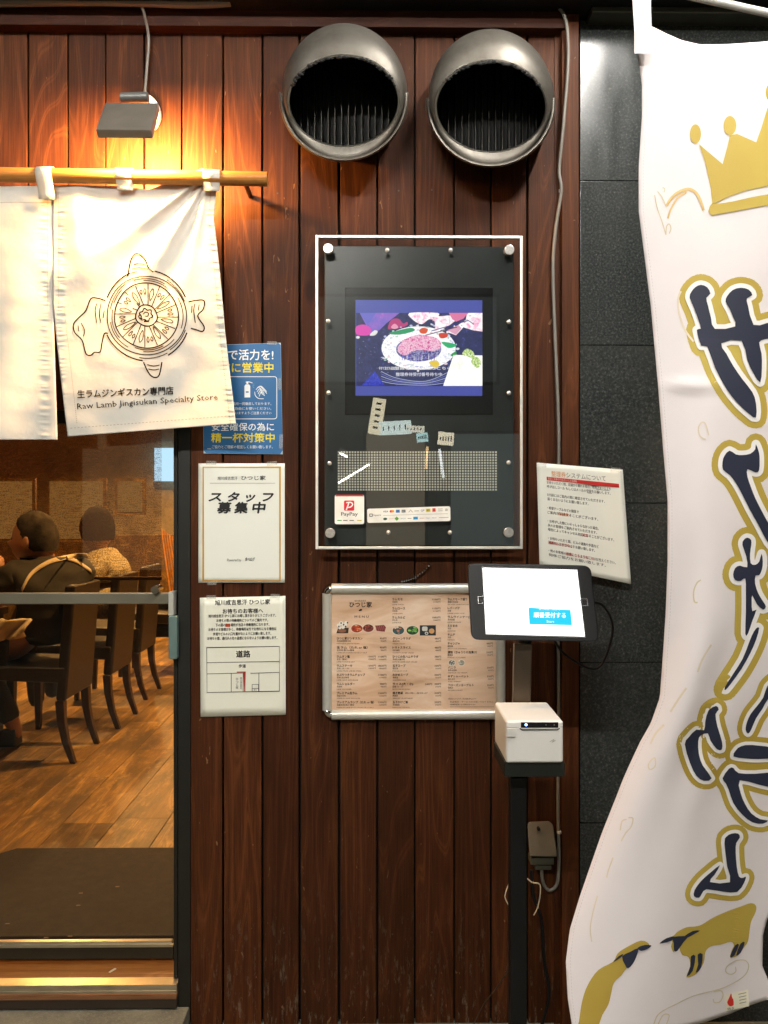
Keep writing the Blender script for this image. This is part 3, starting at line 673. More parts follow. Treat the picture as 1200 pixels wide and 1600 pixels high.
# cloth bag
g = G()
def bagf(u, v):
    q = P(-14+62*u*(1-.25*v*0)+(-10*v), 968+38*v*(1-.3*u), 1.66); return q+Vector((0, .03*math.sin(u*9+v*4), 0))
g.sheet(bagf, 14, 8); o = build('cloth_bag', g, M_strap, solid=.01, smooth=60); prop(o, 'crumpled cream cloth bag hanging beside the diner below the push rail', 'bag')
p2 = empty('person', (-1.60, 2.55, FZ), 'person seen dimly through the woven blind, dark hair and pale knitted jacket', 'person')
head(p2, P(152, 829, 2.62), R(-60), .118, M_hair, M_skin, ears=False)
M_knit = plain('pale_knit', (.50, .42, .24, 1), .85, 0, .55, 130, .6, 160)
c = P(165, 900, 2.62)
body('jacket', [((c.x, 2.62, .60), (.17, .18)), ((c.x, 2.62, .86), (.16, .20)), ((c.x, 2.62, .97), (.11, .15)), ((c.x-.02, 2.62, 1.03), .06), ((c.x-.02, 2.42, .90), .065), ((c.x-.16, 2.40, .75), .055), ((c.x-.02, 2.82, .90), .065), ((c.x-.16, 2.84, .75), .055)],
     [(0, 1), (1, 2), (2, 3), (2, 4), (4, 5), (2, 6), (6, 7)], M_knit, p2, 2)
body('legs', [((c.x, 2.62, .56), .12), ((c.x-.38, 2.52, .56), .07), ((c.x-.36, 2.52, .12), .045), ((c.x-.38, 2.74, .56), .07), ((c.x-.36, 2.74, .12), .045)], [(0, 1), (1, 2), (0, 3), (3, 4)], M_trouser, p2, 1)
# far strip: posters and slatted partition
g = G(); a, b = P(253.5, 706, 7.9), P(267, 748, 7.9); g.box(a.x-.1, b.x+.35, 7.9, 7.94, b.z-.03, a.z+.05); fp = build('glowing_poster', g, emit('poster_glow', (.45, .75, 1), 1.3)); prop(fp, 'blue poster with an added glow on the far wall past the blind', 'poster')  # a poster, no lamp: its brightness is put in as emission
sp = empty('slatted_partition', (-1.6, 4.7, FZ), 'stack of pale slanted slats leaning behind the farthest chair', 'partition')
for i in range(7):
    g = G(); a = P(252+i*4.2, 826+i*3, 4.8); b = P(266+i*4.2, 892, 4.8)
    g.tube([a, b+Vector((.01, 0, -.25))], .008, 4); build('slat', g, M_pole, sp)
g = G(); a = P(246, 935, 4.0); g.box(a.x-.05, a.x+.35, 3.9, 4.15, FZ+.25, a.z); o = build('storage_box', g, M_black, bevel=.02); prop(o, 'dark bundled bag standing between the far chairs and the jamb', 'bag')
g = G(); g.box(-4.5, -1.0, 6.5, 6.6, FZ, 1.0); o = build('low_partition', g, M_board, bevel=.01); prop(o, 'low wooden partition far behind the woven blind', 'partition')

for k, (x0_, y0_, x1_, y1_) in enumerate(((78, 752, 161, 842), (184, 752, 222, 800), (-70, 752, 50, 842))):
    a = P(x0_, y0_, 5.6); b = P(x1_, y1_, 5.6)
    r_ = empty('lit_window', ((a.x+b.x)/2, 5.6, b.z), ['wide warm lit window glowing through the middle of the blind', 'narrow warm lit window glowing through the right part of the blind', 'warm lit window glowing through the far left of the blind'][k], 'window')
    g = G(); g.box(a.x, b.x, 5.59, 5.60, b.z, a.z); build('pane', g, emit('warm_window', (1, .48, .12), .24), r_)
    g = G(); g.box(a.x-.03, b.x+.03, 5.601, 5.64, b.z-.03, a.z+.03); build('window_frame', g, M_board, r_)
# room lamps
def ceil_lamp(x, y, w, label, size=.10, col=(1, .53, .16)):
    r = empty('ceiling_lamp', (x, y, 2.6), label, 'lamp', 'warm ceiling lamps of the dining room')
    g = G(); g.tube([(x, y, 2.69), (x, y, 2.62)], size, 20); build('housing', g, M_black, r, smooth=40)
    g = G(); g.tube([(x, y, 2.619), (x, y, 2.612)], size*.8, 20); build('bulb', g, emit('warm_bulb', col, 10), r)
    L = bpy.data.lights.new('lamp_light', 'SPOT'); L.energy = w*ROOM_W; L.color = col; L.spot_size = R(150); L.spot_blend = .6; L.shadow_soft_size = .05
    o = bpy.data.objects.new('lamp_light', L); COL.objects.link(o); o.parent = r; o.location = (0, 0, 0)
ceil_lamp(-.55, 2.1, 150, 'round ceiling lamp nearest the glass door'); ceil_lamp(-.75, 4.6, 170, 'round ceiling lamp over the middle aisle'); ceil_lamp(-2.2, 3.6, 170, 'round ceiling lamp behind the woven blind')
ceil_lamp(-2.3, 6.2, 150, 'round ceiling lamp near the far wall'); ceil_lamp(-2.1, 1.3, 22, 'round ceiling lamp above the first table')

# ================================================================== WALL LAMP AND CURTAIN
wl = empty('wall_lamp', P(222, 182, 0), 'square dark floodlight on a round white plate, lighting the curtain', 'lamp')
c = P(222, 182, 0); g = G(); g.tube([c+Vector((0, -.001, 0)), c+Vector((0, -.022, 0))], .050, 32); build('wall_plate', g, M_white, wl, bevel=.004)
a1 = P(232, 152, -.115); a2 = P(189, 153, -.115)
g = G(); g.tube([c+Vector((0, -.022, .02)), Vector((c.x, -.115, a1.z))], .010, 12); build('arm', g, M_white, wl, smooth=40)
g = G(); g.tube([a1, a2], .0115, 16); build('swivel', g, plain('grey_enamel', (.16, .16, .15, 1), .4, .3), wl, bevel=.002)
# head: tilted slab, lower edge away from the wall
TL, TR, BR, BL = P(164, 160, -.13), P(247, 160, -.13), P(236, 203, -.213), P(149, 202, -.213)
nrm = (TR-TL).cross(BL-TL).normalized(); nrm = nrm if nrm.y > 0 else -nrm
th_ = .020
g = G(); g.hexa([BL, BR, TR, TL], [BL+nrm*th_, BR+nrm*th_, TR+nrm*th_, TL+nrm*th_]); build('lamp_head', g, plain('bronze_enamel', (.19, .165, .135, 1), .45, .3), wl, bevel=.003)
ctr = (TL+TR+BR+BL)/4+nrm*(th_+.0012); ux = (TR-TL)*.42; uy = (TL-BL)*.40
g = G(); g.quad(ctr-ux-uy, ctr+ux-uy, ctr+ux+uy, ctr-ux+uy); build('led_panel', g, emit('warm_led', (1, .62, .22), 30), wl)
L = bpy.data.lights.new('lamp_light', 'AREA'); L.shape = 'RECTANGLE'; L.size = .11; L.size_y = .06; L.energy = LAMP_W; L.color = (1, .52, .15)
lo = bpy.data.objects.new('lamp_light', L); COL.objects.link(lo); lo.parent = wl; lo.location = ctr+nrm*.004-wl.location
lo.rotation_euler = nrm.to_track_quat('-Z', 'Y').to_euler()
g = G(); g.tube(spline([P(213, -20, -.02), P(219, 6, -.04), P(225, 20, -.045), P(232, 60, -.02), P(229, 110, -.015), P(226, 148, -.02)], 8), .0036, 8); build('lamp_cable', g, M_cable, wl, smooth=60)

pole = empty('curtain_pole', P(418, 280, -.10), 'varnished orange wooden pole that carries the door curtain', 'pole')
pa, pbp = P(-120, 271, -.10), P(418, 280, -.10)
g = G(); g.tube([pa, pa.lerp(pbp, .5), pbp], .0165, 28); build('rod', g, M_pole, pole, origin=pbp, smooth=40)
g = G(); q = pa.lerp(pbp, .93); g.tube([q+Vector((0, .016, 0)), Vector((q.x, .0, q.z))], .006, 10); build('wall_bracket', g, M_bronze, pole, smooth=40)

def bump1(x, c, w): return math.exp(-((x-c)/w)**2)
def noren_Y(px, py):
    v = max(0, (py-285)/395)
    y = -.085-.012*v
    # folds fanning out from the bunched loop at right
    if px > 82:
        ax, ay = 328, 270; dx, dy = px-ax, max(1, py-ay); ang = math.atan2(dx, dy); r = math.hypot(dx, dy)
        fade = min(1, r/70)*max(.0, 1-r/430)
        y -= .0125*fade*(bump1(ang, -.55, .10)+.9*bump1(ang, -.95, .09)+.5*bump1(ang, -.22, .07)-.7*bump1(ang, -.75, .10)-.5*bump1(ang, -.38, .08))
        y -= .012*bump1(px, 122, 22)*bump1(py, 345, 60)
        y += .010*math.sin((px-100)/37.0+py/240.0)*v
        y -= .007*math.sin((px+1.3*py)/46.0)*v*(1-.3*v)
    else:
        y += .007*math.sin(px/19.0+py/130.0)*(.3+v)+.003*math.sin(py/28.0+px/40)
    nz = lambda q, k: MN.noise(Vector((q/4.2, k, px/30)))+.6*MN.noise(Vector((q/9.5, k+9, 0)))
    y += .0022*nz(py, 1)*bump1(px, 95, 6)+.0022*nz(py, 5)*bump1(px, 69, 6)+.0022*nz(py, 8)*bump1(px, nright(py)-6, 6)
    y += .0022*MN.noise(Vector((px/42, py/34, 3)))*min(1, max(0, (py-300)/60))
    return y
def lerp_tab(t, tab):
    for (a, b), (c_, d) in zip(tab, tab[1:]):
        if t <= c_: return b+(d-b)*max(0, (t-a))/(c_-a)
    return tab[-1][1]
def nright(py): return lerp_tab(py, [(262, 342), (300, 338), (340, 334), (400, 341), (450, 346), (520, 352), (580, 359), (664, 369)])
def ntop(px): return lerp_tab(px, [(-90, 292), (60, 290), (100, 289), (190, 291), (235, 297), (262, 286), (295, 270), (315, 264), (342, 266)])
nor = empty('door_curtain', P(150, 290, -.085), 'cream cotton door curtain with black pan emblem and Japanese lettering', 'curtain')
def nR(u, v):
    l = 83 if v < .47 else 83+23*((v-.47)/.53)**1.1
    top = 0; py0 = ntop(l+(342-l)*u); pyb = 682-20*u; py = py0+(pyb-py0)*v
    r = nright(py); px = l+(r-l)*u; return P(px, py, noren_Y(px, py))
def nL(u, v):
    r = 83 if v < .47 else 83+7*((v-.47)/.53)
    px = -90+(r+90)*u; py0 = ntop(px); py = py0+(687-py0)*v; return P(px, py, noren_Y(min(px, 81.9), py))
g = G(); g.sheet(nR, 110, 260); build('right_panel', g, M_noren, nor, solid=.0012, smooth=80)
g = G(); g.sheet(nL, 60, 260); build('left_panel', g, M_noren, nor, solid=.0012, smooth=80)
def loop(x0, x1, tail, lean=0):
    g = G(); vs = []; prof = []
    zc = lambda px: pa.z+(pbp.z-pa.z)*((P(px, 0, -.10).x-pa.x)/(pbp.x-pa.x))
    n = 0
    for t in range(0, 11):
        a = R(-60+t*24); prof.append((-.10-.0185*math.sin(a+R(0)), .0185*math.cos(a)))
    prof = [(-.10+.0185*math.cos(R(20+t*16)), .0185*math.sin(R(20+t*16))) for t in range(0, 11)]
    for (y, dz) in prof:
        for px in (x0, x1):
            X = P(px, 0, -.11).x; vs.append(Vector((X, y, zc(px)+dz)))
    zt = P(0, tail, -.09).z
    for k in range(1, 6):
        for px in (x0, x1):
            q = P(px+lean*k/5, 0, -.11); z0 = zc(px)+prof[-1][1]; z = z0+(zt-z0)*k/5
            py = 800-(z-CAMZ)/((-.09-CAMY))*FPX
            vs.append(Vector((q.x, -.1195+.005*k if k < 4 else -.101, z)))
    n = len(vs)//2; g.add(vs, [(2*i, 2*i+1, 2*i+3, 2*i+2) for i in range(n-1)]); build('loop', g, M_noren, nor, solid=.0014, smooth=60)
loop(57, 82, 314, 1); loop(181, 206, 300); loop(318, 344, 300, -2)
# stitched hem strip along the bottom, seam down the slit
g = G()
for k in range(46):
    px = 110+k*5.6; py = 682-20*((px-106)/262)-13; g.quad(*[P(px+a, py+b, noren_Y(px+a, py+b)-.0012) for a, b in ((0, 0), (3, -.2), (3, .5), (0, .7))])
for k in range(60):
    py = 300+k*3.1
    for xx in (74, 91): g.quad(*[P(xx+a, py+b, noren_Y(xx+a, py+b)-.0014) for a, b in ((0, 0), (.7, 0), (.7, 1.8), (0, 1.8))])
for k in range(48):
    px = -86+k*3.5; g.quad(*[P(px+a, py+b, noren_Y(px+a, py+b)-.0014) for py in (316,) for a, b in ((0, 0), (2.4, 0), (2.4, .8), (0, .8))])
for k in range(118):
    py = 285+k*3.2
    xx = nright(py)-9; g.quad(*[P(xx+a, py+b, noren_Y(xx+a, py+b)-.0014) for a, b in ((0, 0), (.7, 0), (.7, 1.9), (0, 1.9))])
    if py > 480: xx = 100+22*((py-480)/200); g.quad(*[P(xx+a, py+b, noren_Y(xx+a, py+b)-.0014) for a, b in ((0, 0), (.7, 0), (.7, 1.9), (0, 1.9))])
o = build('stitching', g, plain('tan_thread', (.35, .27, .17, 1), .8), nor); o['kind'] = 'stuff'
# print
A = Art(1.45); K = plain('black_screen_print', (.006, .005, .005, 1), .9, spec=.05)
Z = lambda pts: [(x/2.609, 240+y/2.609) for x, y in pts]
cx, cy = 228.8, 493.0
def wob(rx, ry, w, a0=0, a1=360, ph=0, am=.8):
    n = max(6, int((a1-a0)/7)); pts = [(cx+(rx+am*math.sin(3*R(a0+(a1-a0)*i/n)+ph))*math.cos(R(a0+(a1-a0)*i/n)), cy+(ry+am*math.sin(2*R(a0+(a1-a0)*i/n)+ph))*math.sin(R(a0+(a1-a0)*i/n))) for i in range(n+(0 if a1-a0 == 360 else 1))]
    A.line(pts, w, K, 0, closed=(a1-a0 == 360))
wob(50, 51, 1.3); wob(16.8, 16.6, 1.4); wob(62, 62, 1.1, 0, 360, 1)
wob(67.5, 71, 1.4, -79, -24); wob(67.5, 71, 1.4, 22, 60); wob(67.5, 71, 1.4, 95, 155); wob(67.5, 71, 1.4, 203, 248)
for a0, a1, r in ((-110, -60, 57), (-95, -50, 54), (-30, 20, 57), (40, 95, 56), (60, 110, 53), (120, 170, 57), (140, 190, 54), (190, 235, 58), (200, 225, 55), (60, 100, 66), (20, 55, 64), (-60, -20, 64)):
    wob(r, r+1, .9, a0, a1, .3)
for k in range(8):
    a = R(k*45+12)
    for off in (-.16, .22):
        b = a+off; A.line([(cx+17*math.cos(b+.1), cy+17*math.sin(b+.1)), (cx+49.5*math.cos(b), cy+49.5*math.sin(b))], 1.0, K, 0)
    def drop(ang, r0, r1, w):
        m_ = [(cx+r0*math.cos(ang), cy+r0*math.sin(ang))]; n = Vector((-math.sin(ang), math.cos(ang)))
        rm = r0+(r1-r0)*.6
        A.line([m_[0], (cx+rm*math.cos(ang)+n.x*w, cy+rm*math.sin(ang)+n.y*w), (cx+r1*math.cos(ang), cy+r1*math.sin(ang)), (cx+rm*math.cos(ang)-n.x*w, cy+rm*math.sin(ang)-n.y*w)], .9, K, 0, True, 4)
    if k % 2 == 0: drop(a+.03, 24, 43, 3)
    else: drop(a+.03, 20, 42, 3)
    drop(a+.42-.07, 34, 41, 1.7); drop(a+.42+.09, 33, 42, 1.7)
for pts in ([(520, 500), (535, 430), (560, 407), (590, 430), (605, 465), (625, 483)], [(585, 850), (598, 880), (615, 905), (635, 913), (650, 900), (660, 850)],
            [(430, 600), (400, 590), (370, 592), (350, 640), (320, 670), (300, 695), (305, 730), (335, 762), (350, 815), (370, 822), (385, 810), (408, 808), (415, 775), (425, 735), (440, 733)],
            [(768, 605), (800, 598), (832, 600), (828, 635), (806, 662), (832, 705), (825, 725), (800, 718), (778, 712)]):
    A.line(Z(pts), 1.4, K, 0, smooth=4)
for pts in ([(545, 452), (560, 447), (590, 452)], [(538, 470), (570, 465), (605, 472)], [(532, 488), (560, 480)], [(395, 610), (388, 640), (395, 690)], [(412, 610), (405, 650), (412, 690)], [(425, 640), (420, 670)], [(330, 690), (345, 720), (340, 745)], [(318, 700), (322, 725)],
            [(795, 612), (790, 640), (796, 690)], [(812, 615), (808, 640)], [(783, 620), (780, 650)], [(600, 860), (625, 866), (650, 862)], [(605, 878), (628, 882), (648, 878)]):
    A.line(Z(pts), 1.0, K, 0, smooth=3)
fl = [(cx-.5+(9.3+1.5*math.sin(6*t))*math.cos(t), cy-1+(9.0+1.5*math.sin(6*t))*math.sin(t)) for t in [i*6.2832/48 for i in range(48)]]
A.line(fl, 1.3, K, 0, True); A.line([(cx-9, cy-2), (cx-12, cy+1), (cx-10, cy+5), (cx-6, cy+4)], 1.2, K, 0, smooth=4)
A.line([(cx-5, cy-2), (cx-2, cy-5), (cx+3, cy-4), (cx+2, cy+1), (cx-2, cy+1)], 1.1, K, 0, smooth=4); A.ell(cx-8.5, cy+1, .9, .9, K, 1, 8); A.line([(cx-4, cy+9), (cx+4, cy+9)], 2, K, 0)
A.build('pan_emblem', nor, noren_Y, step=.0020)
A = Art()
A.text('生ラムジンギスカン専門店', 121, 616.5, 12.5, K, w=150, rot=-2.3, bold=.018, layer=0)
A.text('Raw Lamb Jingisukan Specialty Store', 120.5, 635, 12.2, K, w=220, rot=-4.0, bold=.0, layer=0)
A.build('lettering', nor, noren_Y, step=.0020, maxedge=8)

# ================================================================== VENT HOODS
def vent(cx, cy, label):
    r = empty('vent_hood', P(cx, cy, 0), label, 'vent', 'round steel vent hoods above the display')
    def ring(ox, oy, rx, ry, yf, t): return P(cx+ox+rx*math.cos(t), cy+oy-ry*math.sin(t), yf(math.sin(t)))
    keys = [(3, 0, 95, 97, lambda s: -.002), (2, -3, 97, 103, lambda s: -.045-.015*s), (0, -6, 96, 107, lambda s: -.085-.030*s), (0, -1, 92, 93, lambda s: -.107-.045*s), (0, 8, 86, 71, lambda s: -.110-.05*s)]
    N = 72; prof = []
    for i in range(N):
        t = 2*math.pi*i/N; prof.append(spline([ring(*k, t) for k in keys], 5))
    m = len(prof[0]); g = G(); vs = [p for pr in prof for p in pr]
    g.add(vs, [(i*m+j, i*m+j+1, ((i+1) % N)*m+j+1, ((i+1) % N)*m+j) for i in range(N) for j in range(m-1)])
    build('hood_shell', g, M_hood, r, solid=.002, smooth=60)
    # rolled rim with ragged dirt
    g = G(); rim = []
    for i in range(N+1):
        t = 2*math.pi*i/N; rim.append(ring(0, 8, 86, 71, keys[-1][4], t))
    g.tube(rim, .0028, 6, cap=False); build('rim', g, M_steel, r, smooth=60)
    g = G(); rnd = random.Random(int(cx))
    for i in range(60):
        t = math.pi*(.12+.76*rnd.random()); q = ring(0, 8+rnd.uniform(0, 3), 86, 71, keys[-1][4], t); s_ = rnd.uniform(.002, .006)
        g.sphere(q, s_, 6, 4, 0, (1.4, .6, .7))
    o = build('grease_dirt', g, M_blackm, r, smooth=60); o['kind'] = 'stuff'
    # inner duct
    g = G(); vs = []
    for i in range(N):
        t = 2*math.pi*i/N; vs += [P(cx+2+88*math.cos(t), cy-84*math.sin(t), -.006), P(cx+2+88*math.cos(t), cy-84*math.sin(t), -.005+.0)]
    g.add([P(cx+2+88*math.cos(2*math.pi*i/N), cy-88*math.sin(2*math.pi*i/N), -.004) for i in range(N)], [tuple(range(N))]); build('duct_back', g, M_blackm, r)
    for k in range(16):
        u = -1+2*(k+.5)/16; x = cx+2+84*u; h = 86*math.sqrt(max(0, 1-u*u)); a = P(x, cy-h, -.03); b = P(x, cy+h, -.03)
        g = G(); g.box(a.x-.0008, a.x+.0008, -.032, -.006, b.z, a.z); build('louvre', g, plain('dull_steel', (.028, .026, .022, 1), .4, .9, .3, 30), r)
    # lower band with pivots
    g = G(); n = 48; vs = []
    for i in range(n+1):
        t = math.pi*(1-.02)+math.pi*1.04*i/n; s_ = math.sin(t); w = .25+.75*abs(s_)**.7
        yb = -.075; dy = .035*w
        for (rr, y) in ((100, yb+dy*.6), (101, yb-dy*.4), (98.5, yb-dy), (96, yb-dy*.98)):
            vs.append(P(cx+rr*math.cos(t), cy-(rr+1.5)*s_+0, y))
    g.add(vs, [(i*4+j, i*4+j+1, (i+1)*4+j+1, (i+1)*4+j) for i in range(n) for j in range(3)]); build('lower_band', g, M_hood, r, solid=.0015, smooth=60)
    for sx in (-1, 1):
        g = G(); q = P(cx+sx*94, cy-3, -.085); g.sphere(q, .006, 10, 6, 0, (1, .6, 1)); build('pivot_screw', g, M_steel, r, smooth=60)
vent(537, 150, 'large round steel vent hood on the left, nearer the wall lamp')
vent(767, 159, 'large round steel vent hood on the right, beside the grey cable')

# ================================================================== DISPLAY CABINET
dc = empty('display_cabinet', P(655, 857, 0), 'wall mounted black display case with lit screen behind clear acrylic', 'display')
fx0, fy0, fx1, fy1, Y1 = 493, 367, 817, 858, -.055
A0, B0 = P(fx0, fy0, Y1), P(fx1, fy1, Y1)
fw = .0065
def fr(nm, x0, x1, z0, z1): g = G(); g.box(x0, x1, Y1, Y1+.011, z0, z1); build(nm, g, plain('white_aluminium', (.78, .77, .72, 1), .35, .35), dc, bevel=.0012)
fr('frame_side', A0.x, A0.x+fw, B0.z, A0.z); fr('frame_side', B0.x-fw, B0.x, B0.z, A0.z)
fr('frame_side', A0.x+fw+.0003, B0.x-fw-.0003, A0.z-fw, A0.z); fr('frame_side', A0.x+fw+.0003, B0.x-fw-.0003, B0.z, B0.z+fw)
g = G(); g.box(A0.x+fw+.0003, B0.x-fw-.0003, Y1+.002, Y1+.006, B0.z+fw+.0003, A0.z-fw-.0003); build('acrylic_cover', g, M_acryl, dc)
pb('back_panel', 507, 384, 803, 852, -.036, -.012, plain('veiled_black_panel', (.034, .042, .043, 1), .3, 0, .35, 5), dc, .002)  # black panel lifted to bluish grey, painting in the veil of reflections
pb('screen_bezel', 539, 449, 770, 648, -.0385, -.0363, plain('screen_black', (.004, .004, .006, 1), .25), dc, .001)
def E_(r, g, b, s=1.0): return emit('screen_%d_%d_%d' % (r, g, b), c3(r, g, b), s)
pb('screen', 555.5, 468.5, 753.5, 618.5, -.0390, -.0386, E_(78, 88, 180), dc, 0)
def pic(name, stops, sc, st=1.0):
    k = NB(name); v = k.coords((1, 1, 1), False); f = k.noise(v, sc, 5, .7, .6); k.b.inputs['Base Color'].default_value = (.01, .01, .01, 1); k.b.inputs['Roughness'].default_value = .3
    k.l(k.ramp(f, [(p_, c3(*c_)) for p_, c_ in stops]), k.b.inputs['Emission Color']); k.b.inputs['Emission Strength'].default_value = st; return k.m
PM = pic('picture_meat', [(.36, (190, 30, 110)), (.46, (240, 130, 190)), (.54, (255, 240, 250)), (.62, (225, 90, 160))], 240, 1.15)
PP = pic('picture_plate', [(.30, (120, 130, 215)), (.42, (245, 245, 255)), (.6, (255, 255, 255)), (.72, (235, 215, 240))], 190, 1.3)
PB = pic('picture_table', [(.40, (34, 38, 88)), (.6, (46, 52, 110)), (.72, (90, 100, 190))], 90)
PG = pic('picture_grill', [(.38, (30, 28, 90)), (.5, (60, 60, 170)), (.56, (230, 230, 255)), (.62, (70, 50, 140))], 300)
PC = pic('picture_cloth', [(.35, (110, 110, 215)), (.6, (165, 110, 215)), (.7, (200, 130, 225))], 40)
PH = pic('picture_hand', [(.35, (240, 150, 195)), (.5, (255, 245, 250)), (.65, (255, 255, 255))], 70, 1.3)
PS = pic('picture_salad', [(.38, (60, 150, 110)), (.5, (190, 215, 80)), (.6, (250, 252, 240))], 230, 1.2)
A = Art(); Zs = lambda pts: [(540+x/5.217, 450+y/5.217) for x, y in pts]
A.poly(Zs([(86, 203), (1115, 203), (1115, 800), (86, 800)]), PB, 0)
A.poly(Zs([(115, 203), (440, 203), (330, 290), (280, 340), (200, 385), (165, 300)]), PC, 1)
A.poly(Zs([(115, 203), (250, 203), (180, 300)]), E_(110, 110, 215), 2)
A.poly(Zs([(86, 315), (150, 298), (205, 330), (195, 380), (140, 388), (86, 375)]), E_(235, 70, 190), 2, 3)
A.poly(Zs([(195, 385), (235, 345), (262, 355), (240, 385)]), E_(250, 250, 245), 3, 3); A.ell(*Zs([(100, 402)])[0], 3, 2.2, E_(250, 250, 245), 3)
A.poly(Zs([(345, 330), (370, 262), (430, 250), (470, 290), (500, 275), (505, 300), (450, 325), (380, 335)]), E_(200, 60, 130), 2, 3)
A.poly(Zs([(370, 320), (400, 290), (430, 320), (400, 335)]), E_(250, 170, 200), 3, 3)
A.ell(600+0*1, 0, .01, .01, E_(250, 250, 245), 0, 3)
A.ell(*Zs([(595, 490)])[0], 58, 34, PP, 1, 40)
A.ell(*Zs([(595, 500)])[0], 35.5, 19, PG, 2, 36)
A.poly(Zs([(350, 370), (470, 335), (540, 325), (560, 350), (440, 380)]), E_(40, 165, 110), 3, 3)
A.poly(Zs([(600, 345), (630, 325), (670, 335), (655, 370), (615, 370)]), E_(235, 90, 50), 3, 3)
A.poly(Zs([(760, 370), (825, 368), (828, 400), (775, 410)]), E_(225, 70, 50), 3, 3)
A.poly(Zs([(780, 440), (870, 450), (905, 470), (840, 490)]), E_(40, 190, 120), 3, 3); A.poly(Zs([(855, 545), (900, 515), (900, 545), (875, 558)]), E_(30, 170, 80), 3, 3)
A.poly(Zs([(425, 510), (440, 460), (500, 410), (600, 380), (720, 400), (775, 440), (770, 490), (700, 515), (620, 500), (540, 520), (500, 545), (450, 540)]), PM, 6, 3)
rs = random.Random(3)
for i in range(90):
    t = rs.random()*6.28; rr = rs.uniform(.78, 1.08); x, y = 595+300*rr*math.cos(t), 490+178*rr*math.sin(t)
    A.ell(*Zs([(x, y)])[0], rs.uniform(.8, 3.2), rs.uniform(.6, 2.0), [E_(252, 252, 255), E_(235, 238, 250), E_(200, 205, 245), E_(250, 225, 235), E_(190, 225, 215)][i % 5], 2.1+.005*i, 9)
for i in range(26):
    x, y = 560+rs.random()*500, 215+rs.random()*120; A.ell(*Zs([(x, y)])[0], rs.uniform(.8, 2.6), rs.uniform(.5, 1.6), [E_(252, 252, 252), E_(240, 200, 215), E_(225, 228, 250)][i % 3], 4.2+.01*i, 8)
for i in range(120):
    t, r_ = rs.random()*6.28, math.sqrt(rs.random()); x, y = 600+150*r_*math.cos(t), 452+46*r_*math.sin(t)+ -.15*(0); a = rs.random()*3
    A.line(Zs([(x, y), (x+22*math.cos(a), y+12*math.sin(a)), (x+36*math.cos(a+.6), y+20*math.sin(a+.6))]), 1.0, [E_(255, 225, 240), E_(205, 40, 120), E_(250, 190, 220)][i % 3], 5)
for i in range(16): x = 440+i*20; A.line(Zs([(x, 590), (x+12*math.sin(i), 545+10*math.cos(i*2))]), .9, [E_(245, 245, 255), E_(90, 100, 240), E_(120, 60, 160)][i % 3], 5)
A.poly(Zs([(520, 203), (750, 203), (760, 230), (860, 225), (890, 270), (760, 350), (730, 330), (725, 270), (680, 255), (620, 295), (550, 260)]), PH, 4, 3)
A.poly(Zs([(840, 203), (1000, 203), (960, 250), (900, 275), (870, 255)]), E_(240, 130, 180), 5)
A.poly(Zs([(990, 203), (1115, 203), (1115, 355), (1040, 345), (960, 320), (900, 385), (830, 360), (920, 300), (980, 260)]), PH, 4)
A.poly(Zs([(830, 345), (920, 300), (945, 330), (900, 380)]), E_(240, 175, 205), 5)
A.line(Zs([(650, 385), (910, 318)]), 1.4, E_(90, 40, 90), 6); A.line(Zs([(700, 350), (1000, 265), (1045, 295)]), 1.4, E_(60, 50, 140), 6)
A.poly(Zs([(880, 545), (1115, 550), (1115, 798), (795, 798)]), pic('picture_napkin', [(.3, (235, 240, 225)), (.5, (255, 255, 250))], 60, 1.3), 3)
A.poly(Zs([(950, 540), (985, 495), (1040, 520), (1050, 580), (1000, 560)]), PS, 4, 3); A.poly(Zs([(1025, 590), (1070, 560), (1105, 610), (1080, 650), (1040, 630)]), PS, 4, 3)
A.poly(Zs([(680, 605), (740, 590), (765, 625), (725, 650)]), E_(250, 215, 70), 4, 3)
A.poly(Zs([(130, 795), (240, 680), (320, 795)]), pic('picture_blue', [(.4, (25, 30, 150)), (.6, (60, 80, 235))], 300), 2)
for k in range(5): A.line(Zs([(290, 680+k*20), (420, 735+k*12), (650, 760+k*8), (850, 680+k*22)]), .8+.3*(k % 2), [E_(200, 210, 250), E_(100, 110, 200)][k % 2], 2, smooth=6)
for i in range(22): x, y = 100+rs.random()*250, 430+rs.random()*330; A.ell(*Zs([(x, y)])[0], .5, .4, E_(200, 205, 255), 2, 6)
A.text('今すぐ友だち追加', *Zs([(270, 655)])[0], 5.0, E_(255, 255, 255), w=25, layer=6, bold=.02); A.text('登録特典、詳細はこちら', *Zs([(400, 655)])[0], 5.0, E_(255, 255, 255), w=88, layer=6, bold=.02)
A.text('整理券待受付番号待ち中', *Zs([(410, 705)])[0], 5.6, E_(240, 240, 255), w=72, layer=6, bold=.02)
A.build('screen_picture', dc, lambda a, b: -.0391, step=.00012)
